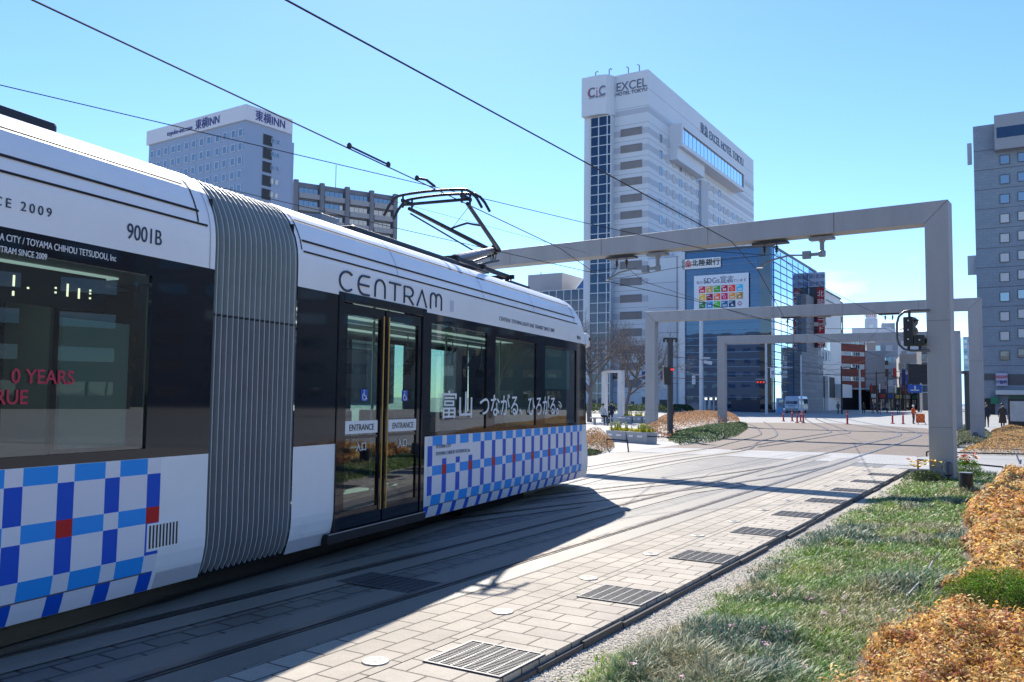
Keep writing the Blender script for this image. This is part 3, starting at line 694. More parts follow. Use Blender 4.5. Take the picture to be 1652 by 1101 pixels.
# roof grooves and seams
def prof_pt(i):
    return float(np.interp(i, [q[0] for q in UPP[2:]], [q[1] for q in UPP[2:]]))
def groove(s0, s1, i, wd=.022):
    b = MB(); z = prof_pt(i); z2 = prof_pt(i+.012); t = Vector((0, .012, z2-z)).normalized(); nrm = Vector((0, -t.z, t.y))
    for a in (0,):
        p, q = T(s0, i, z)+nrm*.006, T(s1, i, z)+nrm*.006
        b.quad(p-t*wd/2, q-t*wd/2, q+t*wd/2, p+t*wd/2)
    return b
for s0, s1 in ((-3.4, 5.11), (6.52, 14.40)):
    for i, wd in ((.135, .022), (.034, .022), (.0105, .018)):
        groove(s0, s1+(0.08 if i < .1 else 0)+(.08 if i < .02 else 0), i, wd).build('roof_seam', grp_m, tram)
def ring(s_, wd=.012, ilo=0.011, up=.003, m=None, name='roof_seam'):
    b = MB(); P = [q for q in UPP if q[0] >= ilo]
    for k in range(len(P)-1):
        (i0, z0), (i1, z1) = P[k], P[k+1]; t = Vector((0, i1-i0, z1-z0)).normalized(); nr = Vector((0, -t.z, t.y))*up
        b.quad(T(s_-wd/2, i0, z0)+nr, T(s_+wd/2, i0, z0)+nr, T(s_+wd/2, i1, z1)+nr, T(s_-wd/2, i1, z1)+nr)
    return b.build(name, m or grp_m, tram)
seam_m = mat('panel_joint', (.42, .44, .5), .5)
for s_ in (8.25, 10.55, 12.45): ring(s_, .012, .011, .0025, seam_m, 'roof_joint')
ring(5.17, .016); ring(6.50, .016); ring(5.30, .01, .0, .0025, seam_m, 'roof_joint'); ring(14.42, .014)
# underframe, bogies, sill under the door
b = MB(); b.box(-3.5-S0, 15.0-S0, -1.10, 1.10, .17, .34); b.build('underframe', tram_dark, tram)
for s_ in (.6, 11.6):
    b = MB(); b.box(s_-1.1-S0, s_+1.1-S0, -.95, .95, .04, .2); b.build('bogie', tram_dark, tram)
    for ds in (-.75, .75):
        for y in (-.53, .53):
            b = MB(); b.lathe([(.27, -.05), (.27, .05), (.24, .055), (.1, .055)], 24); o = b.build('wheel', rail_steel, tram); o.location = T(s_+ds, 1.2+y, .285); o.rotation_euler = (R(90), 0, 0)
b = MB(); b.box(6.98-S0, 8.93-S0, -1.225, -1.15, .185, .285); b.build('door_step', seal, tram, bevel=.008)
b = MB(); b.box(6.99-S0, 8.92-S0, -1.229, -1.2255, .278, .288); b.build('step_edge', mat('step_edge_metal', (.45, .45, .45), .4, .6), tram)
# --- door: frame, two leaves with panes, grips
b = MB()
for (a, c, d, e) in ((7.10, 7.19, .285, 2.655), (8.82, 8.91, .285, 2.655), (7.19, 8.82, 2.56, 2.655)):
    b.box(a-S0, c-S0, -1.212, -1.10, d, e)
b.build('door_frame', tram_black, tram, bevel=.006)
for (a, c) in ((7.20, 7.985), (8.015, 8.81)):
    lf = MB(); y0, y1 = -1.195, -1.155
    fw = .075; lz = (.30, .46, 2.42, 2.55)
    lf.box(a-S0, a+fw-S0, y0, y1, .30, 2.55); lf.box(c-fw-S0, c-S0, y0, y1, .30, 2.55)
    lf.box(a+fw-S0, c-fw-S0, y0, y1, .30, .47); lf.box(a+fw-S0, c-fw-S0, y0, y1, 2.44, 2.55)
    lf.box(a+fw-S0, c-fw-S0, y0+.008, y1, 1.185, 1.215)
    d = lf.build('door', tram_black, tram)
    for (z0, z1) in ((.47, 1.185), (1.215, 2.44)):
        g = MB(); g.quad(T(a+fw, .022, z0), T(c-fw, .022, z0), T(c-fw, .022, z1), T(a+fw, .022, z1)); g.build('pane', pane_m, d)
    gx_ = 7.945 if a < 7.5 else 8.055
    g = MB(); g.tube([T(gx_, -.012, .42), T(gx_, -.012, 2.48)], .008, 8); g.build('handle', mat('ochre_grip', (.60, .33, .06), .4), d)
ent_m = mat('label_ink', (.02, .02, .025), .5)
for (a, c, tx) in ((7.285, 7.895, 'ENTRANCE'), (8.12, 8.745, 'ENTRANCE')):
    b = MB(); b.box(a-S0, c-S0, -1.188, -1.176, 1.235, 1.365); o = b.build('entrance_label', white_flat, tram)
    text(tx, 'lettering', ent_m, .092, T((a+c)/2, .0095, 1.267), (1, 0, 0), (0, 0, 1), tram, align='CENTER', sx=1.0, ext=.0015)
    text('入口', 'lettering', white_flat, .105, T((a+c)/2, .016, 1.06), (1, 0, 0), (0, 0, 1), tram, align='CENTER', ext=.002)
for sx_ in (7.63, 8.47):
    b = MB(); b.box(sx_-.06-S0, sx_+.06-S0, -1.184, -1.178, 1.57, 1.69); o = b.build('wheelchair_sign', blue_sign, tram)
    b = MB(); y = -1.187
    ring_ = [Vector((sx_-.005-S0+.033*math.cos(R(k)), y, 1.612+.033*math.sin(R(k)))) for k in range(120, 395, 25)]
    b.tube(ring_, .005, 4); b.tube([(sx_-.012-S0, y, 1.66), (sx_-.008-S0, y, 1.625), (sx_+.022-S0, y, 1.622), (sx_+.034-S0, y, 1.588), (sx_+.045-S0, y, 1.592)], .0055, 4)
    b.tube([(sx_-.011-S0, y, 1.668), (sx_-.011-S0, y, 1.682)], .008, 6); b.build('lettering', white_flat, tram)
# --- checked skirt
ROWS = [1.148, 1.035, .795, .68, .45, .325, .25, .182]
def plaid(name, s0, cols, stop):
    """cols: list of (start, end, narrow?, index)"""
    b = MB()
    for (a, c, narrow, k) in cols:
        for r_ in range(7):
            z1, z0 = ROWS[r_], ROWS[r_+1]
            if narrow: m = (0, 2, (3 if k % 2 else 0), 2, 0, 2, 2)[r_]
            else: m = (1, 0, 1, 0, 1, 0, 0)[r_]
            zz = [(z0, z1, m)]
            if name == 'front' and 0 < k < 4 and r_ == 1 and narrow: zz = [(z0, .87, 2), (.87, z1, 0)]
            for (lo, hi, mm) in zz:
                sh = .0 if r_ < 5 else -.02
                b.quad(T(a+sh, low_i(lo)-.003, lo), T(c+sh, low_i(lo)-.003, lo), T(c+sh, low_i(hi)-.003, hi), T(a+sh, low_i(hi)-.003, hi), mm)
    return b.build('checked_panel', [c_white, c_light, c_blue, c_red], tram)
cols = []; s_ = 9.0; k = 0
while s_ < 14.85:
    cols.append((s_, min(s_+.118, 14.85), True, k)); cols.append((s_+.118, min(s_+.372, 14.85), False, k)) if s_+.118 < 14.85 else None
    s_ += .372; k += 1
plaid('front', 9.0, cols, 14.85)
cols = []; s_ = 4.745; k = 1
while s_ > -3.4:
    cols.append((s_, s_+.125, True, k)); cols.append((s_-.247, s_, False, k)); s_ -= .372; k += 1
plaid('rear', 4.87, cols, 0)
for (a, c) in ((9.02, 14.9), (-3.5, 4.80)):
    b = MB(); b.quad(T(a, low_i(.322)-.0045, .317), T(c, low_i(.322)-.0045, .317), T(c, low_i(.328)-.0045, .327), T(a, low_i(.328)-.0045, .327)); b.build('skirt_joint', mat('skirt_joint', (.1, .1, .13), .6), tram)
for (a, c) in ((4.89, 5.355), (6.445, 7.12)):
    b = MB(); b.quad(T(a, low_i(.30)-.002, .295), T(c, low_i(.30)-.002, .295), T(c, low_i(.18)-.002, .182), T(a, low_i(.18)-.002, .182)); b.quad(T(a, low_i(.30)-.0025, .298), T(c, low_i(.30)-.0025, .298), T(c, low_i(.31)-.0025, .303), T(a, low_i(.31)-.0025, .303))
    b.build('lower_skirt', mat('skirt_grey', (.50, .51, .55), .4), tram)
b = MB(); b.box(4.76-S0, 5.07-S0, -1.206, -1.2, .475, .675, 0)
for k in range(9): x = 4.785+.0325*k; b.box(x-.006-S0, x+.008-S0, -1.209, -1.2055, .495, .660, 1)
b.build('vent', [tram_white, black_paint], tram)
# white corner panel at the front end of the skirt
b = MB(); b.quad(T(14.86, -.002, 1.148), T(15.03, -.002, 1.148), T(15.10, -.002, .95), T(14.86, -.002, .95)); b.build('corner_panel', tram_white, tram)
# --- bellows
b = MB(); NP = 16; s0, s1 = 5.365, 6.439; pit = (s1-s0)/NP
bprof = [(.08, .19), (.04, .27), (.01, .40), (0, .55), (0, 1.0), (0, 1.6), (0, 2.25), (0, 2.27), (0, 2.62)]+UPP[1:]
fold_u = mat('bellows_upper', (.20, .235, .24), .38, spec=.6, coat=.25, var=.12, vscale=4); fold_l = mat('bellows_lower_shaded', (.155, .17, .185), .42, coat=.15, var=.15, vscale=4); fold_e = mat('bellows_edge', (.40, .425, .435), .45); fold_j = mat('bellows_seam', (.03, .03, .03), .6)  # lower half's darker grey has mirrored ground shade put into the colour
def inn(p, q, dd):      # move a profile point inward by dd
    i, z = p; i2, z2 = q; t = Vector((i2-i, z2-z)); t.normalize(); return (i+t.y*dd, z-t.x*dd)
pn = [inn(bprof[k], bprof[min(k+1, len(bprof)-1)] if k < len(bprof)-1 else (bprof[k][0]+.1, bprof[k][1]), 1) for k in range(len(bprof))]
def bp(k, dd): return (bprof[k][0]+(pn[k][0]-bprof[k][0])*dd, bprof[k][1]+(pn[k][1]-bprof[k][1])*dd)
for sgn in (0, 1):
    for f_ in range(NP):
        c = s0+pit*(f_+.5); jit = rnd.uniform(-.003, .003)
        st = [(c-pit/2, .055, 0), (c-.005+jit, .006, 1), (c+.004+jit, .006, 0), (c+pit/2, .055 if f_ < NP-1 else .010, 0)]
        for j in range(3):
            for k in range(len(bprof)-1):
                q = []
                for (jj, kk) in ((j, k), (j+1, k), (j+1, k+1), (j, k+1)):
                    i, z = bp(kk, st[jj][1]); q.append(T(st[jj][0], i if not sgn else 2.4-i, z))
                zc = (bprof[k][1]+bprof[k+1][1])/2
                m = 2 if j == 1 else (3 if abs(zc-2.26) < .012 else (0 if zc > 2.26 else 1))
                b.quad(*(q if not sgn else q[::-1]), m)
b.build('bellows', [fold_u, fold_l, fold_e, fold_j], tram)
b = MB()
for (a, c) in ((5.36, 5.375), (6.425, 6.44)): b.box(a-S0, c-S0, -1.14, 1.14, .2, 3.2)
b.build('bellows_frame', seal, tram)
# --- inside
cream = mat('interior_cream', (.55, .58, .52), .6); flo = mat('interior_floor', (.10, .10, .11), .6); seat_m = mat('seat_blue', (.03, .06, .16), .8); ceil_m = mat('interior_ceiling', (.72, .74, .74), .5); pole_y = mat('handrail', (.55, .55, .56), .3, .7)
b = MB()
for (a, c) in ((-3.5, 5.34), (6.46, 14.9)):
    b.box(a-S0, c-S0, -1.12, 1.12, .36, .39, 0); b.box(a-S0, c-S0, -1.0, 1.0, 2.53, 2.55, 1)
    b.box(a-S0, c-S0, 1.10, 1.13, .39, 1.14, 2); b.box(max(a, 9 if a > 0 else a)-S0, c-S0, -1.13, -1.10, .39, 1.14, 2)
b.box(5.30-S0, 5.33-S0, -1.12, -.55, .39, 2.5, 2); b.box(5.30-S0, 5.33-S0, .55, 1.12, .39, 2.5, 2)
b.box(6.47-S0, 6.5-S0, -1.12, -.55, .39, 2.5, 2); b.box(6.47-S0, 6.5-S0, .55, 1.12, .39, 2.5, 2)
b.box(12.70-S0, 12.73-S0, -1.1, -.3, .39, 2.5, 2)
b.box(4.10-S0, 4.66-S0, -1.06, -1.03, 1.24, 2.12, 2)
inter = b.build('interior', [flo, ceil_m, cream], tram)
m = MB()
for y in (-.5, .5):
    for (a, c) in ((-3.2, 5.0), (7.0, 14.2)): m.box(a-S0, c-S0, y-.06, y+.06, 2.515, 2.528)
m.build('ceiling_lamp', mat('tube_light', (.8, .8, .8), .5, emit=(.9, 1, .95), estr=.4), inter)
def seat(s_, y, rz=0):
    m = MB(); m.box(-.22, .22, -.22, .22, .02, .10); m.box(-.24, -.16, -.22, .22, .10, .62); m.box(-.2, .2, -.2, .2, -.38, .02)
    o = m.build('seat', seat_m, inter, bevel=.03); o.location = (s_-S0, y, .80); o.rotation_euler = (0, 0, rz)
for s_ in (9.5, 10.3, 11.2, 11.9): seat(s_, -.82); seat(s_, .82)
for s_ in (.6, 1.4, 2.2, 3.0): seat(s_, .82, math.pi); seat(s_, -.82, math.pi)
for s_, y in ((7.2, -.55), (8.8, -.55), (7.5, .7), (9.0, .5), (10.8, -.5), (12.6, -.55), (3.4, -.6), (2.0, .5)):
    m = MB(); m.tube([(s_-S0, y, .39), (s_-S0, y, 2.53)], .017, 8); m.build('handrail', pole_y, inter)
for s_ in (9.3, 9.8, 10.3, 11.1, 11.6, 12.1, 1.2, 1.9, 2.6):
    m = MB(); y = -.45; z = 2.05; m.tube([(s_-S0, y, 2.5), (s_-S0, y, z+.10)], .008, 5); m.tube([(s_-S0, y, z+.1), (s_-.07-S0, y, z), (s_+.07-S0, y, z), (s_-S0, y, z+.1)], .009, 5); m.build('strap', mat('strap_grey', (.2, .2, .2), .5), inter)
m = MB()
for y in (-.45, .45):
    for (a, c) in ((-3.2, 5.2), (6.7, 14)): m.tube([(a-S0, y, 2.46), (c-S0, y, 2.46)], .014, 6)
m.build('handrail', pole_y, inter)
m = MB(); m.box(12.98-S0, 14.45-S0, -1.09, -1.08, 1.78, 2.46); m.build('roller_blind', mat('blind', (.40, .52, .52), .8), inter)
m = MB(); m.box(13.3-S0, 14.6-S0, -.8, .9, .8, 1.12); m.build('driver_desk', black_paint, inter)
m = MB(); m.box(3.2-S0, 4.40-S0, -1.10, -1.06, 2.18, 2.42); m.build('destination_display', black_paint, inter)
m = MB(); led = mat('led', (.9, .8, .6), .5, emit=(1, .85, .6), estr=1.6)
for (s_, z0, z1) in ((3.70, 2.28, 2.35), (3.70, 2.22, 2.25), (3.80, 2.275, 2.287), (4.00, 2.30, 2.312), (4.00, 2.27, 2.282), (4.09, 2.26, 2.345), (4.18, 2.255, 2.325), (4.27, 2.315, 2.327), (4.27, 2.295, 2.306), (4.27, 2.262, 2.274)):
    m.box(s_-.007-S0, s_+.007-S0, -1.104, -1.101, z0, z1)
m.build('display_lamps', led, inter)
# --- lettering
navy = mat('lettering_navy', (.02, .035, .075), .4); redl = mat('lettering_red', (.45, .03, .06), .5); greyl = mat('lettering_grey', (.16, .18, .25), .5)
X3, Z3 = (1, 0, 0), (0, 0, 1)
text('9001B', 'lettering', navy, .160, T(4.465, -.004, 2.715), X3, Z3, tram, sx=.80, space=1.0)
text('CENTRAL TOYAMA LIGHT RAIL TRANSIT SINCE 2009', 'lettering', navy, .083, T(3.865, -.004, 2.742), X3, Z3, tram, align='RIGHT', space=1.45)
text('TOYAMA CITY / TOYAMA CHIHOU TETSUDOU, Inc', 'lettering', white_flat, .062, T(4.385, -.003, 2.535), X3, Z3, tram, align='RIGHT', sx=.72)
text('CENTRAM SINCE 2009', 'lettering', white_flat, .056, T(3.845, -.003, 2.462), X3, Z3, tram, align='RIGHT', sx=.72)
text('0 YEARS', 'lettering', redl, .125, T(4.10, .010, 1.675), X3, Z3, tram, align='RIGHT', sx=1.0, off=.002)
text('RUE', 'lettering', redl, .125, T(3.77, .010, 1.545), X3, Z3, tram, align='RIGHT', sx=1.0, off=.002)
text('富山', 'lettering', white_flat, .37, T(9.30, -.004, 1.385), X3, Z3, tram, sx=1.28, off=.001)
text('つながる、', 'lettering', white_flat, .34, T(10.42, -.004, 1.385), X3, Z3, tram, sx=1.04, off=.002)
text('ひろがる。', 'lettering', white_flat, .34, T(12.17, -.004, 1.375), X3, Z3, tram, sx=.95, off=.002)
b = MB()
for r_ in (.09, .145): b.tube([T(13.58+r_*math.cos(R(a)), -.005, 1.42+r_*math.sin(R(a))) for a in range(20, 100, 12)], .011, 4)
b.build('lettering', white_flat, tram)
text('CENTRAL TOYAMA LIGHT RAIL TRANSIT SINCE 2009', 'lettering', greyl, .082, T(11.05, -.004, 2.715), X3, Z3, tram, sx=1.18)
text('9001A', 'lettering', greyl, .09, T(14.52, -.004, 2.685), X3, Z3, tram, sx=.9)
text('TOYAMA CITY', 'lettering', greyl, .062, T(9.20, -.006, 1.0), X3, Z3, tram); text('TOYAMA CHIHOU TETSUDOU, Inc', 'lettering', greyl, .062, T(9.20, -.006, .915), X3, Z3, tram)
b = MB(); r_ = .013; y = -.004
def stroke(pts): b.tube([T(s_, y, z) for s_, z in pts], r_, 6)
def arc(cx_, cz, rx, rz_, a0, a1, n=9): return [(cx_+rx*math.cos(R(a0+(a1-a0)*k/n)), cz+rz_*math.sin(R(a0+(a1-a0)*k/n))) for k in range(n+1)]
z0, z1 = 2.672, 2.865; zm = (z0+z1)/2; hz = (z1-z0)/2; lw = .23; x = 7.10; pitc = .335
stroke(arc(x+.13, zm, .13, hz, 50, 310, 12)); x += pitc
stroke(arc(x+.10, zm, .10, hz, 90, 270, 10)); stroke([(x+.10, z1), (x+.21, z1)]); stroke([(x+.10, z0), (x+.21, z0)]); stroke([(x+.01, zm), (x+.2, zm)]); x += pitc-.01
stroke([(x, z0)]+arc(x+.10, z1-.09, .10, .09, 180, 0, 8)+[(x+.20, z0)]); x += pitc-.045
stroke([(x, z1), (x+.24, z1)]); stroke([(x+.12, z1), (x+.12, z0)]); x += pitc-.01
stroke([(x, z0), (x, z1), (x+.10, z1)]+arc(x+.11, z1-.055, .09, .055, 90, -90, 8)+[(x, z1-.11)]); stroke([(x+.09, z1-.11), (x+.21, z0)]); x += pitc-.04
stroke([(x, z0), (x+.115, z1), (x+.23, z0)]); x += pitc-.005
stroke([(x, z0)]+arc(x+.07, z1-.06, .07, .06, 180, 0, 6)+[(x+.14, z0+.03)]); stroke(arc(x+.21, z1-.06, .07, .06, 180, 0, 6)+[(x+.28, z0)])
b.build('lettering', navy, tram)
b = MB(); b.box(9.52-S0, 9.62-S0, -1.203, -1.199, 2.69, 2.83); b.build('notice', mat('notice_grey', (.5, .54, .68), .4), tram)
# --- roof gear and pantograph
for (a, c, y0, y1, z0, z1) in ((-2.6, 4.35, -.62, .62, 3.44, 3.575), (8.2, 10.9, -.62, .62, 3.44, 3.575), (13.0, 13.9, -.55, .55, 3.46, 3.58)):
    b = MB(); b.box(a-S0, c-S0, y0, y1, z0, z1); b.build('roof_box', dark_metal, tram, bevel=.03)
b = MB(); b.obox(T(7.75, .72, 3.52), (.16, 0, 0), (0, .12, 0), (.04, 0, .07)); b.build('roof_vent', grey_metal, tram, bevel=.01)
pg = MB(); pz = 3.66
for y in (-.42, .42):
    pg.bar(T(11.1, 1.2+y, pz), T(13.3, 1.2+y, pz), .06, .06)
for s_ in (11.15, 12.1, 13.25): pg.bar(T(s_, .7, pz), T(s_, 1.7, pz), .06, .07)
for s_ in (11.2, 13.2):
    for y in (-.42, .42): pg.lathe([(.05, 0), (.075, .02), (.05, .04), (.075, .06), (.05, .08), (.06, .12)], 10, T(s_, 1.2+y, 3.5))
pg.box(12.0-S0, 12.9-S0, -.2, .2, 3.68, 3.78)
pgo = pg.build('pantograph', dark_metal, tram)
KN = T(13.55, 1.2, 4.20)
b = MB(); b.tube([T(12.0, 1.2, 3.80), T(12.6, 1.2, 3.95), KN], [.075, .07, .055], 10); b.build('lower_arm', grey_metal, pgo)
b = MB(); b.tube([T(12.25, 1.0, 3.72), T(13.4, 1.05, 3.98)], .02, 6); b.tube([T(11.6, 1.38, 3.74), T(12.9, 1.3, 3.90), KN+Vector((.02, .06, -.09))], .018, 6); b.build('control_rod', dark_metal, pgo)
b = MB()
HD = 11.36; HZ = 4.58
for y in (-.50, .50):
    b.tube([KN+Vector((0, y*.16, 0)), T(HD+.05, 1.2+y, HZ-.06)], [.042, .030], 8)
b.tube([KN+Vector((-.05, .30, -.05)), T(HD+.1, 1.2+.50, HZ-.13)], .014, 6)
b.tube([T(12.45, 1.2-.28, 4.395), T(12.42, 1.1, 4.43), T(12.45, 1.2, 4.46), T(12.42, 1.3, 4.43), T(12.45, 1.2+.28, 4.395)], .018, 6)
b.tube([T(HD+.15, 1.2-.48, HZ-.08), T(12.45, 1.2+.27, 4.40)], .005, 4)
b.lathe([(.04, -.09), (.06, -.07), (.06, .07), (.04, .09)], 10, KN); b.tube([KN+Vector((-.05, -.12, -.02)), KN+Vector((0, .14, -.02))], .045, 8)
for k in range(2): b.tube([KN+Vector((-.12+.1*k+.05*math.cos(R(a)), -.06+.1*k, -.13+.07*math.sin(R(a)))) for a in range(0, 361, 40)], .008, 5)
b.build('upper_arm', dark_metal, pgo)
for ds in (-.14, .14):
    b = MB(); pts = []
    for k in range(-10, 11):
        y = k*.083; a = abs(y); z = HZ+.13-.03*(a/.6)**2-(max(0, a-.55)/.28)**2*.26
        pts.append(T(HD+ds, 1.2+y, z))
    b.tube(pts, .022, 8); b.build('collector_strip', dark_metal, pgo)
b = MB()
for y in (-.5, .5):
    b.bar(T(HD-.17, 1.2+y, HZ+.02), T(HD+.17, 1.2+y, HZ+.02), .04, .05)
    for ds in (-.14, .14): b.tube([T(HD+ds, 1.2+y, HZ-.09), T(HD+ds, 1.2+y, HZ+.12)], .018, 6)
b.tube([T(HD, .62, HZ-.01), T(HD, 1.78, HZ-.01)], .022, 6); b.tube([T(HD+.1, .72, HZ+.03), T(HD+.1, 1.68, HZ+.03)], .014, 6)
b.build('collector_frame', dark_metal, pgo)

# ---------------------------------------------------------------- buildings
H1, H2 = R(-58.6), R(31.4)         # headings of the two street-grid directions
def hd(a): return Vector((math.sin(a), math.cos(a), 0))
class Face:
    """a vertical wall plane: origin P0, running along e; n points outwards"""
    def __init__(s, P0, e, n): s.P0 = Vector((P0[0], P0[1], 0)); s.e = Vector(e).normalized(); s.n = Vector(n).normalized()
    def P(s, a, z, o=0.0): v = s.P0+s.e*a+s.n*o; return Vector((v.x, v.y, z))
    def px(s, x, y, o=0.0):
        d = ray(x, y); q = s.P0+s.n*o; t = (q-EYEV).dot(s.n)/d.dot(s.n); v = EYEV+d*t
        return (v-s.P0).dot(s.e), v.z
    def box(s, mb, a0, a1, z0, z1, o0, o1, m=0):
        mb.obox(s.P((a0+a1)/2, (z0+z1)/2, (o0+o1)/2), s.e*((a1-a0)/2), s.n*((o1-o0)/2), (0, 0, (z1-z0)/2), m)
    def pbox(s, mb, x0, y0, x1, y1, o0, o1, m=0):
        a0, z1 = s.px(x0, y0); a1, z0 = s.px(x1, y1); s.box(mb, min(a0, a1), max(a0, a1), min(z0, z1), max(z0, z1), o0, o1, m)
def corner_building(name, label, cat, px, Y, pxl, pxr, ytop, wall, h1=H1, h2=H2, roofm=None, parapet=.6, wallname='wall', z0=-.3):
    """corner at picture column px, distance Y; walls run to columns pxl (left, heading h1) and pxr (right, heading h2)"""
    c = at(px, 645, Y); C0 = Vector((c.x, c.y, 0)); zt = at(px, ytop, Y).z
    e1, e2 = hd(h1), hd(h2)
    n1 = Vector((-e1.y, e1.x, 0)); n1 = -n1 if n1.dot(-C0) < 0 else n1
    n2 = Vector((e2.y, -e2.x, 0)); n2 = -n2 if n2.dot(e1) > 0 else n2
    f1 = Face(C0, e1, n1); f2 = Face(C0, e2, n2)
    l1 = f1.px(pxl, 640)[0]; l2 = f2.px(pxr, 640)[0]
    t = thing(name, label, cat, C0)
    A, B, D = C0, C0+e2*l2, C0+e1*l1; E_ = D+e2*l2
    b = MB(); b.prism([(p.x, p.y) for p in (A, B, E_, D)], z0, zt); w_ = b.build(wallname, wall, t, True)
    if parapet:
        b = MB()
        for p, q in ((A, B), (B, E_), (E_, D), (D, A)):
            d = (q-p).normalized(); b.bar(Vector((p.x, p.y, zt+parapet/2))-d*.1+Vector((0, 0, .001)), Vector((q.x, q.y, zt+parapet/2))+d*.1, .3, parapet)
        b.build('parapet', roofm or wall, t, True)
    return t, f1, f2, l1, l2, zt
_wm = {}
def win_mesh(w_, h, fm, gm, fr=.08, dep=.06, mull=0):
    k = (round(w_, 2), round(h, 2), fm.name, gm.name, mull)
    if k not in _wm:
        b = MB()
        b.quad((-w_/2, -.02, -h/2), (w_/2, -.02, -h/2), (w_/2, -.02, h/2), (-w_/2, -.02, h/2), 1)
        for (x0, x1, z0, z1) in ((-w_/2-fr, w_/2+fr, h/2, h/2+fr), (-w_/2-fr, w_/2+fr, -h/2-fr, -h/2), (-w_/2-fr, -w_/2, -h/2, h/2), (w_/2, w_/2+fr, -h/2, h/2)):
            b.box(x0, x1, -dep, .05, z0, z1, 0)
        for q in range(mull): x = -w_/2+w_*(q+1)/(mull+1); b.box(x-.03, x+.03, -dep, 0, -h/2, h/2, 0)
        me = bpy.data.meshes.new('window'); me.from_pydata(b.v, [], b.f); me.materials.append(fm); me.materials.append(gm)
        me.polygons.foreach_set('material_index', b.m); _wm[k] = me
    return _wm[k]
def window(face, a, z, w_, h, par, fm, gm, name='window', **kw):
    o = bpy.data.objects.new(name, win_mesh(w_, h, fm, gm, **kw)); C.objects.link(o); o.parent = par
    p = face.P(a, z, .065)-Vector(par.location); o.location = p
    o.rotation_euler = (0, 0, math.atan2(face.e.y, face.e.x) if face.e.cross(Vector((0, 0, 1))).dot(face.n) > 0 else math.atan2(-face.e.y, -face.e.x)); return o
def facetext(face, body, a, z, size, m, par, name='sign_lettering', align='CENTER', flip=False, **kw):
    ex = face.e if face.e.cross(Vector((0, 0, 1))).dot(face.n) > 0 else -face.e
    return text(body, name, m, size, face.P(a, z, kw.pop('o', .06)), ex, (0, 0, 1), par, True, align=align, ext=kw.pop('ext', .03), **kw)

hotel_w = mat('hotel_panel', (.66, .675, .71), .55, bump=.03, bscale=2, var=.05, vscale=.12, streak=.25)
hotel_b = mat('hotel_band', (.48, .495, .55), .6); hotel_s = mat('hotel_slot', (.24, .22, .22), .8, var=.15, vscale=.5)
frame_l = mat('frame_light', (.58, .6, .63), .5, .2); frame_d = mat('frame_dark', (.07, .075, .085), .5)
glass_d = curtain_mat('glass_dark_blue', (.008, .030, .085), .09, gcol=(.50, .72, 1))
glass_s = curtain_mat('glass_stair', (.006, .014, .03), .035, gcol=(.6, .75, 1))
glass_w = curtain_mat('glass_window', (.05, .06, .075), .22)
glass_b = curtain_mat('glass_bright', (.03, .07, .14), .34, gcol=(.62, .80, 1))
blind_w = mat('window_blind', (.55, .56, .58), .7)
joint_m = mat('wall_joint', (.25, .26, .30), .8)

# hotel tower
HT, f1, f2, l1, l2, ht = corner_building('hotel_tower', 'tall pale hotel tower with a blue glass stair strip and roof lettering', 'building', 1045, 155, 946, 1218, 112, hotel_w, parapet=0)
aS = f1.px(990, 400)[0]
b = MB(); f1.box(b, aS, l1, -.3, ht-1.2, .002, 1.6); b.build('stair_tower', hotel_w, HT, True)
fs = Face(f1.P(0, 0, 1.6), f1.e, f1.n)
b = MB(); a0, z0 = fs.px(987, 186); a1, z1 = fs.px(945, 122); pts = [(a1+.3, -3), (a1+.3, 1.1), (a0+2.2, 1.1), (a0+.8, .7), (a0, -.6), (a0-.2, -3)]
P_ = [fs.P(a, 0, o) for a, o in pts]; b.prism([(p.x, p.y) for p in P_][::-1], fs.px(970, 187)[1], ht-.3); b.build('sign_block', hotel_w, HT, True)
b = MB(); ag0 = fs.px(985.5, 400)[0]; ag1 = fs.px(952.5, 400)[0]; fs.box(b, ag0, ag1, 0, fs.px(970, 187)[1]-.2, .0, .12); b.build('stair_glazing', glass_s, HT, True)
b = MB(); zt_ = fs.px(970, 187)[1]-.2
for x in (952.5, 965.5, 979.5, 985.5): a = fs.px(x, 400)[0]; fs.box(b, a-.1, a+.1, 0, zt_, .12, .24)
z = zt_
while z > 2: fs.box(b, ag0, ag1, z-.08, z+.08, .121, .22); z -= 1.86
b.build('stair_mullions', frame_l, HT, True)
FL = 3.13; zb = f1.px(1018, 214)[1]
nb = 0; z = zb; bands = MB(); joints = MB(); ax0, ax1 = f1.px(1001, 300)[0], f1.px(1036, 300)[0]
while z > 4:
    f1.box(bands, .02, aS-.05, z-.55, z+.55, 0, .04); f2.box(bands, -.04, l2, z-.55, z+.55, 0, .04)
    b = MB(); f1.box(b, ax1, ax0, z-.62, z+.72, .03, .07, 0); f1.box(b, ax1, ax0, z+.72, z+.8, .03, .16, 1); b.build('recessed_vent', [hotel_s, joint_m], HT, True)
    z -= FL
f1.box(bands, .02, aS-.05, zb+FL*1.25-.5, zb+FL*1.25+.5, 0, .04); f2.box(bands, -.04, l2, zb+FL*1.25-.5, zb+FL*1.25+.5, 0, .04)
bands.build('floor_bands', hotel_b, HT, True)
for k in range(1, 20):
    z = zb-FL*(k-4)-FL/2
    if z < ht-1: f1.box(joints, .02, aS, z-.03, z+.03, 0, .012); f2.box(joints, .02, l2, z-.03, z+.03, 0, .012)
joints.build('panel_joints', joint_m, HT, True)
cols_px = [(1065.8, 224), (1076.9, 231), (1086.8, 240.5), (1097.6, 248), (1106.8, 255), (1116.4, 262), (1125.4, 267), (1143, 273.6), (1151.6, 278.5), (1160.3, 284), (1168, 299), (1174.8, 305), (1182.5, 309), (1190, 315), (1196.4, 321), (1202.6, 325.5), (1209.4, 333)]
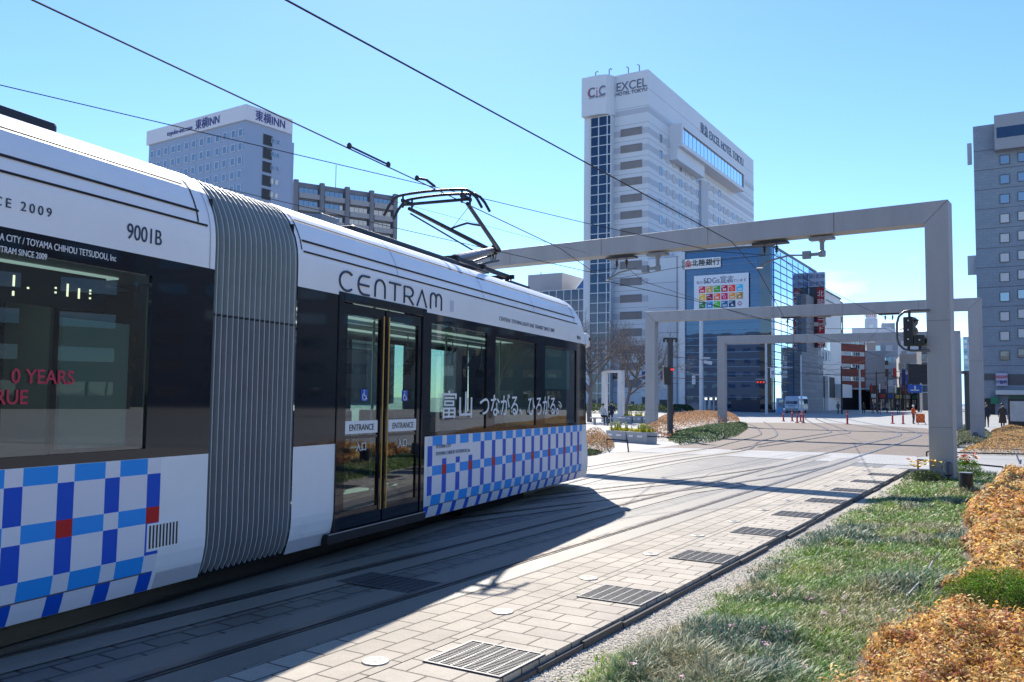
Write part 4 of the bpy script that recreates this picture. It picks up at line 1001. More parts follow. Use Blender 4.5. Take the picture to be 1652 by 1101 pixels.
for i, (x, y) in enumerate(cols_px):
    a, z0 = f2.px(x, y)
    z0 = zb+FL*round((z0-zb)/FL)
    top = zb if i < 7 else (zb-FL if i < 10 else zb-FL*2)
    z = top; k = 0
    while z > 8 and k < 8:
        window(f2, a, z, 1.1, 1.5, HT, frame_l, blind_w if (i*7+k*3) % 3 else glass_w); z -= FL; k += 1
b = MB(); fg = Face(f2.P(0, 0, 2.6), f2.e, f2.n)
ga0, gz1 = fg.px(1100, 203); ga1 = fg.px(1201, 270)[0]; gz0 = fg.px(1102, 233)[1]
fg.box(b, ga0, ga1, gz0-.5, gz0+.3, -2.59, .0); fg.box(b, ga0, ga1, gz1, gz1+.6, -2.59, .0); fg.box(b, ga0, ga0+.8, gz0+.3, gz1, -2.59, -.02); fg.box(b, ga1-.4, ga1, gz0+.3, gz1, -2.59, -.02)
fg.box(b, ga0, ga0+16, gz0-3.0, gz0-.5, -2.59, -.9); b.build('gallery', hotel_w, HT, True)
gl_cyan = curtain_mat('glass_gallery', (.10, .34, .48), .35)
b = MB(); fg.box(b, ga0+.8, ga1-.4, gz0+.3, gz1, -2.5, -.3); b.build('gallery_glazing', gl_cyan, HT, True)
b = MB()
k = ga0+2.4
while k < ga1-.5: fg.box(b, k-.04, k+.04, gz0+.31, gz1-.01, -.3, -.27); k += 2.3
b.build('gallery_mullions', frame_d, HT, True)
b = MB(); ar = f2.px(1134, 320)[0]; f2.box(b, ar-2.2, ar+2.2, 8, gz0-3, .04, .42); b.build('recess_strip', mat('recess_shade', (.46, .47, .51), .6), HT, True)  # raised strip in place of a vertical recess, its shade put into the colour
sg = mat('sign_grey', (.12, .14, .22), .5); sr_ = mat('sign_red_soft', (.50, .12, .16), .5)
a, z = f1.px(1018.5, 144); facetext(f1, 'EXCEL', a, z, 2.35, sg, HT, sx=.92, off=.01); a, z = f1.px(1018.5, 151.5); facetext(f1, 'HOTEL TOKYU', a, z, 1.0, sg, HT, sx=.95, off=.01)
fb = Face(fs.P(0, 0, 1.1), fs.e, fs.n)
for ch, x, m_, dx in (('C', 955, sg, 0), ('i', 963, sr_, 0), ('C', 971.5, sg, 0), ('C', 953, sr_, 0)):
    a, z = fb.px(x, 155.5-(x-963)*.2); facetext(fb, ch, a, z, 2.6, m_, HT, sx=.8, o=.05 if m_ is sg else .02)
a, z = fb.px(963, 158.2); facetext(fb, 'CITY IN CITY', a, z, .55, sg, HT)
a, z = f2.px(1166, 237); facetext(f2, '東急 EXCEL HOTEL TOKYU', f2.px(1167, 300)[0], f2.px(1136, 216)[1]-.2, 2.6, sg, HT, sx=1.0, off=.02)
for i, x in enumerate((961, 983)):
    P = fs.P(fs.px(x, 300)[0], ht-.3, .3); t = MB(); t.tube([P, P+Vector((0, 0, .9)), P+Vector((.3, 0, 1.15)), P+Vector((.5, 0, .95))], .11, 6); t.build('roof_davit', grey_metal, HT, True)
for i, x in enumerate((1011, 1029)):
    P = f1.P(f1.px(x, 300)[0], ht, -.6); t = MB(); t.tube([P, P+Vector((0, 0, 1.3)), P+Vector((-.4, 0, 1.5))], .11, 6); t.build('roof_davit', grey_metal, HT, True)
# podium of the hotel, in line with the street face
b = MB(); pr = f1.px(1101, 500)[0]; f1.box(b, pr, -.003, -.3, f1.px(1099, 414)[1], -14, -.002); b.build('podium', hotel_w, HT, True)
b = MB(); z = f1.px(1099, 414)[1]
while z > 3: f1.box(b, pr, -.05, z-.04, z+.04, -.002, .012); z -= FL*1.45
f1.box(b, pr+.9, pr+1.1, 0, f1.px(1099, 414)[1], -.002, .012)
b.build('podium_joints', joint_m, HT, True)
b = MB()
for x0, x1 in ((1036, 1050), (1066, 1077)): f1.pbox(b, x0, 599.5, x1, 612, .0, .2)
b.build('blue_panel', mat('panel_blue', (.02, .045, .22), .4), HT, True)
b = MB()
for x0, x1 in ((1036, 1050), (1066, 1077)): f1.pbox(b, x0, 614, x1, 628, .0, .15)
f1.pbox(b, 1034, 632, 1049, 640, .0, .05); b.build('white_panel', white_flat, HT, True)
b = MB()
for x0, x1, y0, y1 in ((1036, 1051, 641, 668), (1064, 1077, 645, 668), (1018, 1023, 648, 655), (988, 1001, 600, 612)): b = MB(); f1.pbox(b, x0, y0, x1, y1, .0, .08); b.build('dark_opening', frame_d, HT, True)

# bank with the glass front
BK, f1, f2, l1, l2, bt = corner_building('bank_building', 'blue glass bank building with a white name board and a poster of coloured squares', 'building', 1247, 122, 1100, 1319, 398, glass_d, parapet=0)
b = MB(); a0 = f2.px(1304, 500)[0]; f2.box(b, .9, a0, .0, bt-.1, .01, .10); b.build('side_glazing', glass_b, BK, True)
b = MB(); z = bt
while z > 4: f1.box(b, -.02, l1, z-.045, z+.045, 0, .09); z -= 1.08
b.build('mullions', mat('mullion_blue', (.16, .24, .36), .4, .3), BK, True)
b = MB(); z = bt-1.08
while z > 4: f2.box(b, .9, a0, z-.06, z+.06, .1, .16); z -= 1.08
for k in range(1, 6): f2.box(b, .9+(a0-.9)*k/6-.03, .9+(a0-.9)*k/6+.03, 0, bt-.2, .1, .14)
b.build('side_mullions', frame_d, BK, True)
b = MB(); f1.box(b, l1-.6, l1+.3, -.2, bt+.2, -.2, .35); b.build('edge_trim', frame_l, BK, True)
b = MB(); f1.box(b, .05, 1.7, .0, bt-.2, .02, .35); b.build('corner_bay', curtain_mat('glass_corner', (.008, .016, .03), .06), BK, True)
b = MB(); f2.box(b, 0, l2, bt-.001, bt+.35, -.3, .12); f1.box(b, 0, l1, bt-.001, bt+.35, -.3, .12); b.build('roof_edge', frame_d, BK, True)
b = MB(); f1.box(b, l1*.35, l1*.8, bt, bt+1.1, -8, -2.5); f1.box(b, l1*.1, l1*.3, bt, bt+.8, -7, -3); b.build('roof_plant', white_flat, BK, True)
b = MB(); f1.pbox(b, 1101.5, 420, 1163.5, 431.5, .1, .35); b.build('name_board', white_flat, BK, True)
A0, Z1 = f1.px(1101.5, 420); A1, Z0 = f1.px(1163.5, 431.5)
b = MB()
a0_, zl = f1.px(1101.3, 421); bl = f1.px(1101.3, 431.5)[1]; 
zc = (f1.px(1132, 420)[1]+f1.px(1132, 431)[1])/2; hh = .95
ink = mat('ink_black', (.02, .02, .02), .5)
bd = bpy.data.objects
facetext(f1, '北陸銀行', f1.px(1139.5, 425)[0], zc-.32, 1.05, ink, BK, o=.38, space=1.1, off=.01)
lg = MB(); cxa = f1.px(1111.6, 427)[0]; lzc = zc
for (dx0, dz0, dx1, dz1, wd) in ((0, .52, -.46, .16, .15), (0, .52, .46, .16, .15), (0, .22, -.5, -.16, .15), (0, .22, .5, -.16, .15), (0, -.02, -.36, -.5, .15), (0, -.02, .36, -.5, .15), (0, -.1, 0, -.52, .14)):
    lg.bar(f1.P(cxa+dx0, lzc+dz0, .37), f1.P(cxa+dx1, lzc+dz1, .37), wd, .04, up=f1.n)
lg.build('emblem', mat('emblem_red', (.55, .03, .03), .5), BK, True)
# the poster: own thing hung on the glass
fp = Face(f1.P(0, 0, .30), f1.e, f1.n)
a1_, z1_ = fp.px(1120, 446); a0_, z1b = fp.px(1208, 440); zt = (z1_+z1b)/2; zb_ = fp.px(1164, 499.5)[1]
PO = thing('poster', 'white goals poster with rows of coloured squares hung on the glass bank front', 'poster', fp.P((a0_+a1_)/2, zb_))
b = MB(); fp.box(b, a0_, a1_, zb_-.3, zt, .0, .12); b.build('board', mat('poster_white', (.74, .76, .82), .5), PO, True)
pw, ph = a1_-a0_, zt-zb_
COLS = ['E5243B', 'DDA63A', '4C9F38', 'C5192D', 'FF3A21', '26BDE2', 'FCC30B', 'A21942', 'FD6925', 'DD1367', 'FD9D24', 'BF8B2E', '3F7E44', '0A97D9', '56C02B', '00689D', '19486A']
def hexc(h): return tuple((int(h[i:i+2], 16)/255)**2.2 for i in (0, 2, 4))
sq = pw*.118; gap = pw*.137
for k in range(17):
    r_, c = divmod(k, 6); aL = a1_-pw*.155-gap*c; zc = zt-ph*.41-gap*r_*1.03
    b = MB(); fp.box(b, aL-sq/2, aL+sq/2, zc-sq/2, zc+sq/2, .12, .14, 0)
    fp.box(b, aL-sq*.02, aL+sq*.42, zc+sq*.24, zc+sq*.36, .14, .145, 1); fp.box(b, aL+sq*.3, aL+sq*.42, zc+sq*.12, zc+sq*.36, .1401, .146, 1)
    q = k % 5
    if q == 0:
        for j in range(4): fp.box(b, aL-sq*.3+j*sq*.16, aL-sq*.2+j*sq*.16, zc-sq*.35, zc-sq*.05, .14, .147, 1)
    elif q == 1: fp.box(b, aL-sq*.25, aL+sq*.2, zc-sq*.3, zc-sq*.2, .14, .147, 1); fp.box(b, aL-sq*.12, aL+sq*.1, zc-sq*.2, zc-sq*.02, .14, .147, 1)
    elif q == 2: b.bar(fp.P(aL+sq*.3, zc-sq*.15, .145), fp.P(aL, zc-sq*.05, .145), .06, .02, 1, fp.n); b.bar(fp.P(aL, zc-sq*.05, .145), fp.P(aL-sq*.3, zc-sq*.25, .145), .06, .02, 1, fp.n)
    elif q == 3: fp.box(b, aL+.02, aL+sq*.25, zc-sq*.3, zc, .14, .147, 1); fp.box(b, aL-sq*.25, aL-.02, zc-sq*.3, zc, .14, .147, 1)
    else:
        for j in range(8): b.bar(fp.P(aL+sq*.2*math.cos(j*.785), zc-sq*.12+sq*.2*math.sin(j*.785), .145), fp.P(aL+sq*.2*math.cos(j*.785+.785), zc-sq*.12+sq*.2*math.sin(j*.785+.785), .145), .05, .02, 1, fp.n)
    b.build('goal_square', [mat('goal_%d' % k, hexc(COLS[k]), .6), white_flat], PO, True)
b = MB(); aL = a1_-pw*.155-gap*5; zc = zt-ph*.41-gap*2*1.03
for j in range(14):
    t0, t1 = j*2*math.pi/14, (j+.8)*2*math.pi/14; b.bar(fp.P(aL-sq*.25*math.cos(t0), zc+sq*.25*math.sin(t0), .14), fp.P(aL-sq*.25*math.cos(t1), zc+sq*.25*math.sin(t1), .14), sq*.13, .03, 0, fp.n)
b.build('goal_wheel', mat('wheel_red', (.5, .1, .12), .5), PO, True)
pin = mat('poster_ink', (.03, .04, .12), .5)
facetext(fp, 'SDGs宣言', a0_+pw*.54, zt-ph*.235, 1.12, pin, PO, name='lettering', o=.13, ext=.01, sx=.95)
facetext(fp, '私たちは', a0_+pw*.83, zt-ph*.235, .50, pin, PO, name='lettering', o=.13, ext=.01); facetext(fp, 'をしています', a0_+pw*.22, zt-ph*.235, .50, pin, PO, name='lettering', o=.13, ext=.01)
# bank entrance, interior glow at the street
b = MB(); f1.pbox(b, 1104, 640, 1229, 641.6, .1, .8); b.build('entrance_canopy', frame_l, BK, True)
lit = mat('lit_lobby', (.6, .58, .5), .5, emit=(.9, .95, 1), estr=.9)
b = MB()
for x0, x1 in ((1137, 1141), (1145, 1149), (1154, 1156), (1160, 1164)): f1.pbox(b, x0, 641.8, x1, 645.5, .02, .05)
b.build('lobby_lamps', lit, BK, True)
b = MB()
for x0, x1, y0, y1 in ((1136, 1139, 645.6, 664), (1143, 1147, 646, 660), (1151, 1153, 645.6, 662), (1160, 1163, 645, 664), (1210, 1220, 651, 661), (1195, 1198, 654, 664)): f1.pbox(b, x0, y0, x1, y1, .05, .09)
b.build('lobby_notice', mat('lobby_grey', (.45, .5, .55), .6), BK, True)
b = MB(); f1.pbox(b, 1180, 645.5, 1246.5, 668, .04, .10); b.build('entrance_wall', mat('entrance_wall', (.02, .035, .07), .2), BK, True)
# granite volume on the side street, in front of the glass
b = MB(); ga, gb = f2.px(1281, 600)[0], f2.px(1316, 600)[0]
granite = brick_mat('granite_cladding', (.27, .295, .335), (.23, .25, .285), (.14, .145, .16), 1.2, .6, .02, rot=(R(90), 0, 0), dirt=.12)
f2.box(b, ga, gb, -.3, f2.px(1283, 568)[1], .1, 1.2); f2.box(b, f2.px(1292, 560)[0], gb, f2.px(1283, 568)[1]-.1, bt-5, .1, .9); b.build('granite_core', granite, BK, True)
b = MB(); f2.box(b, gb-2.6, gb-.2, f2.px(1283, 568)[1]-2.3, f2.px(1283, 568)[1]-.6, 1.2, 1.24); b.build('window', frame_d, BK, True)
# red hanging sign
sign_red_ = mat('sign_red', (.42, .012, .016), .4); mat('sign_navy', (.02, .03, .2), .5); mat('board_white', (.55, .57, .6), .6)
SG = thing('hanging_sign', 'tall red vertical sign with white characters on the side of the glass bank', 'sign', f2.P(f2.px(1304, 500)[0], 0))
aa = f2.px(1304, 500)[0]; sgt = f2.px(1304, 441)[1]; sgb = f2.px(1304, 561)[1]
b = MB(); f2.box(b, aa, aa+1.0, sgb, sgt, .15, 2.6, 0); b.build('box', mat('sign_side', (.035, .015, .02), .3), SG, True)
fsn = Face(f2.P(aa, 0, 0), f2.n, -f2.e)
b = MB(); fsn.box(b, 1.45, 2.62, sgb, sgt-2.6, .0, .05, 0); b.build('red_panel', mat('sign_red', (.42, .012, .016), .4), SG, True)
b = MB(); fsn.box(b, .2, 2.62, sgt-2.4, sgt, .0, .06, 0); b.build('white_panel', mat('sign_white_blue', (.45, .5, .62), .5), SG, True)
for k, ch in enumerate('北陸カード北陸銀行'): facetext(fsn, ch, 2.03, sgt-4.0-k*1.45-(1.2 if k > 4 else 0), 1.15, white_flat, SG, name='lettering', o=.06, ext=.01)
for k in range(2): facetext(fsn, '北陸', 2.0, sgt-.95-k*1.2, .75, mat('sign_navy', (.02, .03, .2), .5), SG, name='lettering', o=.07, ext=.01); facetext(fsn, '銀行', .9, sgt-.95-k*1.2, .75, MATS['sign_navy'], SG, name='lettering', o=.07, ext=.01)

# white building beyond the bank
white_b = mat('white_rendered_wall', (.70, .70, .71), .6, var=.05, vscale=.2)
def slab(name, label, cat, x0, x1, Y, ytop, wall, heading=H2, depth=14, ybot=None, parapet=0, z0=-.3):
    """a street wall from column x0 (distance Y) running along heading to column x1"""
    c = at(x0, 645, Y); C0 = Vector((c.x, c.y, 0)); e = hd(heading)
    n = Vector((e.y, -e.x, 0)); n = -n if n.dot(-C0) < 0 else n
    f = Face(C0, e, n); ln = f.px(x1, 645)[0]; zt = at(x0, ytop, Y).z
    t = thing(name, label, cat, C0)
    b = MB(); f.box(b, min(0, ln), max(0, ln), z0, zt, -depth, 0); b.build('wall', wall, t, True)
    return t, f, ln, zt
t, f, ln, zt = slab('white_building', 'white rendered building with small windows and tall columns beside the red sign', 'building', 1318, 1358, 150, 462, white_b, depth=16)
b = MB(); f.box(b, 0, ln, zt-1.6, zt-1.45, 0, .15); f.box(b, 0, ln, zt, zt+.25, -.3, .2); b.build('cornice', frame_d, t, True)
for x in (1317.8, 1322, 1327.5, 1332, 1338): a, z = f.px(x, 573+(x-1318)*.12); window(f, max(a, .9), z, .9, 1.7, t, frame_l, glass_d)
a0_, z1_ = f.px(1328, 548); a1_, z0_ = f.px(1339, 567); window(f, (a0_+a1_)/2, (z0_+z1_)/2, a1_-a0_, abs(z1_-z0_), t, frame_l, glass_w, mull=4)
b = MB(); f.pbox(b, 1317, 606, 1346, 642, .0, .12); b.build('deep_opening', mat('shop_dark', (.035, .037, .042), .7), t, True)
for x in (1319.7, 1330.4):
    b = MB(); a = f.px(x, 620)[0]; f.box(b, a-.45, a+.45, 0, f.px(x, 607)[1], .12, .7); b.build('column', white_b, t, True)
b = MB(); f.pbox(b, 1346, 620, 1362, 642, .0, 1.5); b.build('sign_board', mat('board_white', (.55, .57, .6), .6), t, True)
t, f, ln, zt = slab('brown_building', 'narrow brown tiled building standing behind the white building', 'building', 1354, 1362, 215, 484, mat('brown_tile', (.16, .12, .11), .7), depth=12)
for k in range(5): window(f, ln*.6, zt-3-k*3.4, 1.4, 1.8, t, frame_d, glass_w)
# red brick building
brick_r = brick_mat('red_brick_tile', (.27, .06, .042), (.23, .05, .035), (.12, .05, .04), .6, .2, .02, rot=(R(90), 0, 0), dirt=.1)
t, f, ln, zt = slab('brick_building', 'red brown tiled shop building with bands of windows', 'building', 1350, 1397, 178, 540, brick_r, heading=R(60), depth=18)
for y0, y1 in ((550, 556), (567.5, 575), (587.5, 596), (608, 615)):
    a0_, z1_ = f.px(1356, y0); a1_, z0_ = f.px(1394, y1)
    n_ = 5; wd = (a1_-a0_)/n_
    for k in range(n_): window(f, a0_+wd*(k+.5), (z0_+z1_)/2, wd*.84, z1_-z0_, t, frame_l, blind_w if k in (0, 1, 4) else glass_w, mull=1)
b = MB(); f.box(b, ln-.002, ln+7, -.3, zt-3, -9, -.4); b.build('side_wing', mat('grey_tile_wall', (.26, .27, .30), .7), t, True)
b = MB(); f.pbox(b, 1366, 626, 1405, 629.5, .2, 2.0); b.build('awning', white_flat, t, True)
b = MB(); f.pbox(b, 1348, 631, 1404, 668, .0, .3); b.build('shop_front', MATS['shop_dark'], t, True)
# grey street blocks further off
grey_w = mat('grey_street_wall', (.34, .36, .40), .75, var=.1, vscale=.15); beige_w = mat('beige_street_wall', (.42, .395, .36), .75, var=.1, vscale=.15); white_t = mat('white_street_wall', (.55, .57, .62), .7, var=.08, vscale=.2)
def block(label, x0, x1, Y, ytop, wall, heading, rows, colsn, ybase=655, depth=16, fm=None, name='street_building', wsz=(1.5, 1.4), skip=0):
    t, f, ln, zt = slab(name, label, 'building', x0, x1, Y, ytop, wall, heading, depth)
    for r_ in range(rows):
        for c in range(colsn):
            if (r_*5+c*3+int(x0)) % 7 < skip: continue
            window(f, ln*(c+.5)/colsn, zt-2.4-3.2*r_, wsz[0], wsz[1], t, fm or frame_l, (glass_w, blind_w, glass_d)[(r_+c*2) % 3])
    b = MB(); f.box(b, min(0, ln), max(0, ln), zt, zt+.5, -.4, .1); b.build('parapet', wall, t, True)
    rr = random.Random(int(x0)*3+int(Y))
    for k in range(3):
        if name != 'street_building' or zt < 12: break
        a = ln*rr.uniform(.08, .92); z = rr.uniform(4, zt*.55); h_ = rr.uniform(2.5, 5.5); b = MB(); f.box(b, a-.4, a+.4, z, z+h_, .3, .55)
        b.build('side_sign', [white_flat, MATS['sign_red'], MATS['sign_navy'], MATS['sign_side'], blue_sign, MATS['board_white']][rr.randrange(6)], t, True)
    for k in range(5):
        if name != 'street_building': break
        a = ln*rr.uniform(.1, .9); z = rr.uniform(5, max(6, zt-3)); b = MB(); f.box(b, a-.45, a+.45, z, z+.7, .02, .5); b.build('cooling_unit', frame_l, t, True)
    for r_ in range(1, int(zt/3.2)):
        b = MB(); f.box(b, .02, ln-.02, zt-3.2*r_-.08, zt-3.2*r_+.08, .0, .10); b.build('floor_ledge', hotel_b, t, True)
    return t, f, ln, zt
block('beige office block right of the red brown building', 1399, 1414, 225, 556, beige_w, R(112), 6, 2)
g1 = block('grey apartment block with balconies behind the street poles', 1412, 1450, 235, 548, grey_w, R(112), 6, 4, skip=2)
for r_ in range(4):
    b = MB(); f = g1[1]; f.box(b, g1[2]*.28, g1[2]*.62, g1[3]-5.0-3.2*r_, g1[3]-3.9-3.2*r_, .0, 1.1); b.build('balcony', grey_w, g1[0], True)
block('white office block with small square windows behind the hooked signal', 1446, 1500, 250, 540, white_t, R(112), 7, 6, skip=3)
tw = block('white stair tower with a red lettered roof sign', 1397, 1418, 330, 517, white_t, R(112), 2, 1, name='roof_tower')
b = MB(); tw[1].box(b, .3, tw[2]-.3, tw[3]+.5, tw[3]+3.6, -1.5, -.5); b.build('sign_board', white_flat, tw[0], True)
facetext(Face(tw[1].P(0, 0, -.5), tw[1].e, tw[1].n), 'HOTEL', tw[2]/2, tw[3]+1.2, 1.6, sr_, tw[0], name='lettering')
block('low pale block below the roof sign tower', 1376, 1440, 300, 532, white_t, R(112), 3, 6, skip=4)
block('grey block with rooftop masts behind the hooked signal', 1424, 1446, 310, 524, grey_w, R(112), 3, 3)
block('dark shop building behind the big dark billboard', 1488, 1540, 180, 560, mat('dark_street_wall', (.17, .17, .18), .8), R(112), 3, 4)
block('pale concrete block far down the street', 1452, 1480, 200, 575, beige_w, R(112), 4, 3)
block('slim blue glass tower far away between the grey posts', 1556, 1570, 520, 545, glass_d, R(85), 10, 2, name='glass_tower', wsz=(2.2, 2))
# lower shops in a row along the street
shopc = [(.10, .05, .04), (.05, .06, .09), (.13, .12, .10), (.04, .07, .06), (.16, .10, .06), (.06, .06, .07), (.11, .05, .08), (.07, .08, .10)]
for i in range(8):
    x0 = 1404+i*13; Y = 172+i*5
    t, f, ln, zt = slab('street_shop', 'low street shop with %s front, %s from the red brown building' % (['a dark red', 'a navy', 'a drab grey', 'a dark green', 'a brown', 'a charcoal', 'a plum', 'a slate'][i], ['first', 'second', 'third', 'fourth', 'fifth', 'sixth', 'seventh', 'eighth'][i]), 'shop', x0, x0+13, Y, 622+(i*7 % 5)*3, mat('shop_wall_%d' % i, shopc[i], .8, var=.3, vscale=.4), R(112), 8)
    b = MB(); f.box(b, .2, ln-.2, 2.5, 3.3, .0, .5, 0); b.build('sign_board', mat('shop_sign_%d' % i, [(.5, .5, .5), (.4, .05, .04), (.02, .08, .3), (.5, .4, .1), (.45, .45, .5), (.05, .2, .1), (.6, .58, .5), (.3, .05, .1)][i], .5), t, True)
    b = MB(); f.box(b, .4, ln*.45, 0, 2.3, .0, .05); f.box(b, ln*.52, ln-.4, .6, 2.3, .0, .05); b.build('shop_window', glass_w, t, True)
    b = MB(); f.box(b, ln*.1, ln*.25, 3.6, 5.4, .3, .5); b.build('side_sign', white_flat if i % 2 else MATS['sign_red'], t, True)

# grey corner building on the right
tile_g = brick_mat('grey_wall_tile', (.235, .285, .345), (.22, .265, .325), (.18, .21, .25), .9, .45, .02, rot=(R(90), 0, R(0)), dirt=.1, bump=.1)
RB, f, ln, zt = slab('corner_building', 'tall grey tiled building at the right edge with square windows', 'building', 1580, 1740, 128, 205, tile_g, heading=R(122), depth=18)
b = MB(); a0_ = f.px(1607, 300)[0]; zb1 = f.px(1610, 246)[1]; f.box(b, a0_, ln, zb1, zt+.8, .0, 1.6); b.build('top_storey', mat('grey_panel_light', (.30, .31, .345), .6), RB, True)
b = MB(); f.box(b, a0_+.3, ln, f.px(1610, 228)[1], f.px(1610, 211)[1], 1.6, 1.66); b.build('top_glazing', glass_s, RB, True)
for c, x in enumerate((1621, 1650, 1679, 1708)):
    for r_ in range(11):
        a, z = f.px(x, 258+r_*31.6-(x-1621)*.15); window(f, a, z, 1.12, 1.25, RB, frame_d, (blind_w if (r_ in (3, 4, 5, 6, 8, 9)) else glass_w), mull=0)
b = MB()
for k in range(12):
    z = f.px(1590, 243+k*31.6)[1]; f.box(b, .0, ln, z-.05, z+.05, .0, .015)
b.build('floor_joints', mat('tile_joint', (.12, .125, .15), .8), RB, True)
b = MB(); f.pbox(b, 1588, 603, 1606, 614, .0, .06); f.pbox(b, 1626, 604, 1740, 622, .0, .06); b.build('street_glazing', frame_d, RB, True)
b = MB(); f.pbox(b, 1607, 630, 1740, 638, .0, 1.6); b.build('canopy', mat('canopy_grey', (.5, .52, .56), .6), RB, True)
b = MB(); f.pbox(b, 1628, 640, 1740, 643.5, .3, .4); f.pbox(b, 1599, 641, 1611, 652, .2, 1.6); b.build('awning', mat('awning_green', (.01, .16, .09), .6), RB, True)
b = MB(); f.pbox(b, 1588, 643, 1606, 690, .0, .05); f.pbox(b, 1630, 645, 1740, 690, .0, .05); b.build('entrance', MATS['shop_dark'], RB, True)
b = MB(); f.pbox(b, 1606.5, 602.5, 1626, 623, .3, .6); b.build('sign_board', mat('board_lilac', (.40, .40, .55), .5), RB, True)
facetext(f, '個別指導', f.px(1616, 610)[0], f.px(1616, 610.5)[1], .45, sr_, RB, o=.63, sx=.9, off=.015); facetext(f, '学習塾', f.px(1616, 619)[0], f.px(1616, 619)[1], .5, MATS['sign_navy'], RB, o=.63, off=.015)
b = MB(); f.box(b, -.9, -.3, f.px(1570, 262)[1], f.px(1570, 228)[1], -1.5, -.9); b.build('side_sign', mat('side_sign_grey', (.4, .42, .46), .6), RB, True); b = MB(); f.box(b, -1.2, -.05, f.px(1570, 442)[1], f.px(1570, 411)[1], -1.5, -.9); b.build('side_sign', mat('side_sign_grey', (.4, .42, .46), .6), RB, True)

# the blue lettered hotel on the left and the apartments behind
inn_w = mat('inn_wall', (.30, .37, .50), .7, var=.04, vscale=.1); inn_t = mat('inn_top', (.66, .65, .69), .6)
IN, f1, f2, l1, l2, it = corner_building('inn_building', 'pale blue hotel block with a white lettered crown and rows of windows', 'building', 382, 165, 224, 459, 172, inn_w, h1=R(-56), h2=R(36), parapet=0)
b = MB(); zc = f1.px(395, 195)[1]
f1.box(b, -.5, l1+.3, zc, it+.3, -.3, .5); f2.box(b, .3, l2-.5, zc, it+.3, -.3, .5); b.build('crown', inn_t, IN, True)
nav = mat('inn_lettering', (.035, .04, .20), .5)
facetext(Face(f1.P(0, 0, .5), f1.e, f1.n), '東横INN', f1.px(338, 205)[0], zc+.65, 2.3, nav, IN, sx=.9, off=.02)
facetext(Face(f1.P(0, 0, .5), f1.e, f1.n), 'toyoko-inn.com', f1.px(293, 222)[0], zc+.75, 1.5, nav, IN, sx=.9)
facetext(Face(f2.P(0, 0, .5), f2.e, f2.n), '東横INN', f2.px(434, 192)[0], zc+.65, 2.3, nav, IN, sx=.85, off=.02)
fr_w = mat('inn_frame', (.46, .52, .62), .6)
for x in (244, 255, 266, 278, 287.5, 299.5, 311, 323.5, 335, 349, 361, 374.5, 386):
    a = f1.px(x, 300)[0]
    for r_ in range(7): window(f1, a, f1.px(386, 215+r_*22.3)[1], 1.0, 1.35, IN, fr_w, inn_glass if False else glass_w, fr=.18)
for r_ in range(7):
    a = f2.px(429.5, 300)[0]; z = f2.px(429.5, 226+r_*22)[1]; window(f2, a, z, 2.0, 2.0, IN, frame_d, MATS['shop_dark'])
    for x in (438, 446): window(f2, f2.px(x, 300)[0], z+.2, .7, .9, IN, fr_w, glass_w)
b = MB(); f2.box(b, l2-.002, l2+1.2, -.3, it-4, -6, -.8); b.build('rear_wing', inn_w, IN, True)
apt = mat('apartment_tile', (.17, .175, .20), .75, var=.05, vscale=.2); apl = mat('apartment_panel', (.30, .30, .315), .7)
AP, f, ln, zt = slab('apartment_block', 'dark grey apartment block with rows of balconies behind the pantograph', 'building', 466, 629, 195, 293, apt, heading=R(58), depth=14)
for r_ in range(11):
    z = zt-2.2-2.95*r_
    for c in range(4):
        a0_ = ln*(c+.12)/4; a1_ = ln*(c+.92)/4
        b = MB(); f.box(b, a0_, a1_, z-1.55, z-.35, .0, .9); b.build('balcony', apl, AP, True)
        window(f, (a0_+a1_)/2, z+.35, (a1_-a0_)*.92, 1.2, AP, frame_d, glass_w, mull=3)
b = MB()
for c in range(5): a = ln*c/4; f.box(b, a-.5, a+.5, -.3, zt+.3, .0, 1.1)
b.build('piers', apt, AP, True)
P = f.P(ln*.45, zt, -4); b = MB(); b.tube([P, P+Vector((0, 0, 6.5))], .09, 5); b.build('mast', grey_metal, AP, True)
# low glass building with a pyramid skylight
LG, f1, f2, l1, l2, lt = corner_building('glass_hall', 'low dark glass building with a pyramid rooflight left of the hotel tower', 'building', 945, 168, 850, 960, 466, glass_s, parapet=0)
b = MB()
for k in range(9): a = l1*k/8; f1.box(b, a-.07, a+.07, 0, lt, .0, .12)
z = lt
while z > 2: f1.box(b, 0, l1, z-.07, z+.07, .121, .16); z -= 2.2
b.build('mullions', frame_l, LG, True)
b = MB(); f1.box(b, f1.px(888, 460)[0], f1.px(832, 460)[0], lt+.01, lt+4.4, -16, -5); b.build('roof_block', mat('roof_block', (.42, .41, .43), .7), LG, True)
c = f1.P(f1.px(914, 460)[0], lt, -8); b = MB(); hs = 2.6
q = [c+Vector((sx_*hs, sy_*hs, 0)) for sx_, sy_ in ((-1, -1), (1, -1), (1, 1), (-1, 1))]; ap = c+Vector((0, 0, 3.6))
for k in range(4): b.poly([q[k], q[(k+1) % 4], ap])
b.build('pyramid_rooflight', glass_b, LG, True)
b = MB()
for k in range(4): b.tube([q[k], ap], .12, 5); b.tube([q[k], q[(k+1) % 4]], .12, 5); b.tube([(q[k]+q[(k+1) % 4])/2, ap], .07, 4)
b.build('rooflight_frame', frame_l, LG, True)
P = f1.P(f1.px(838, 460)[0], lt+4.4, -9); b = MB(); b.tube([P, P+Vector((0, 0, 1.2))], .1, 5); P = f1.P(f1.px(930, 460)[0], lt, -6); b.tube([P, P+Vector((0, 0, 2.6))], .2, 6); b.build('mast', grey_metal, LG, True)

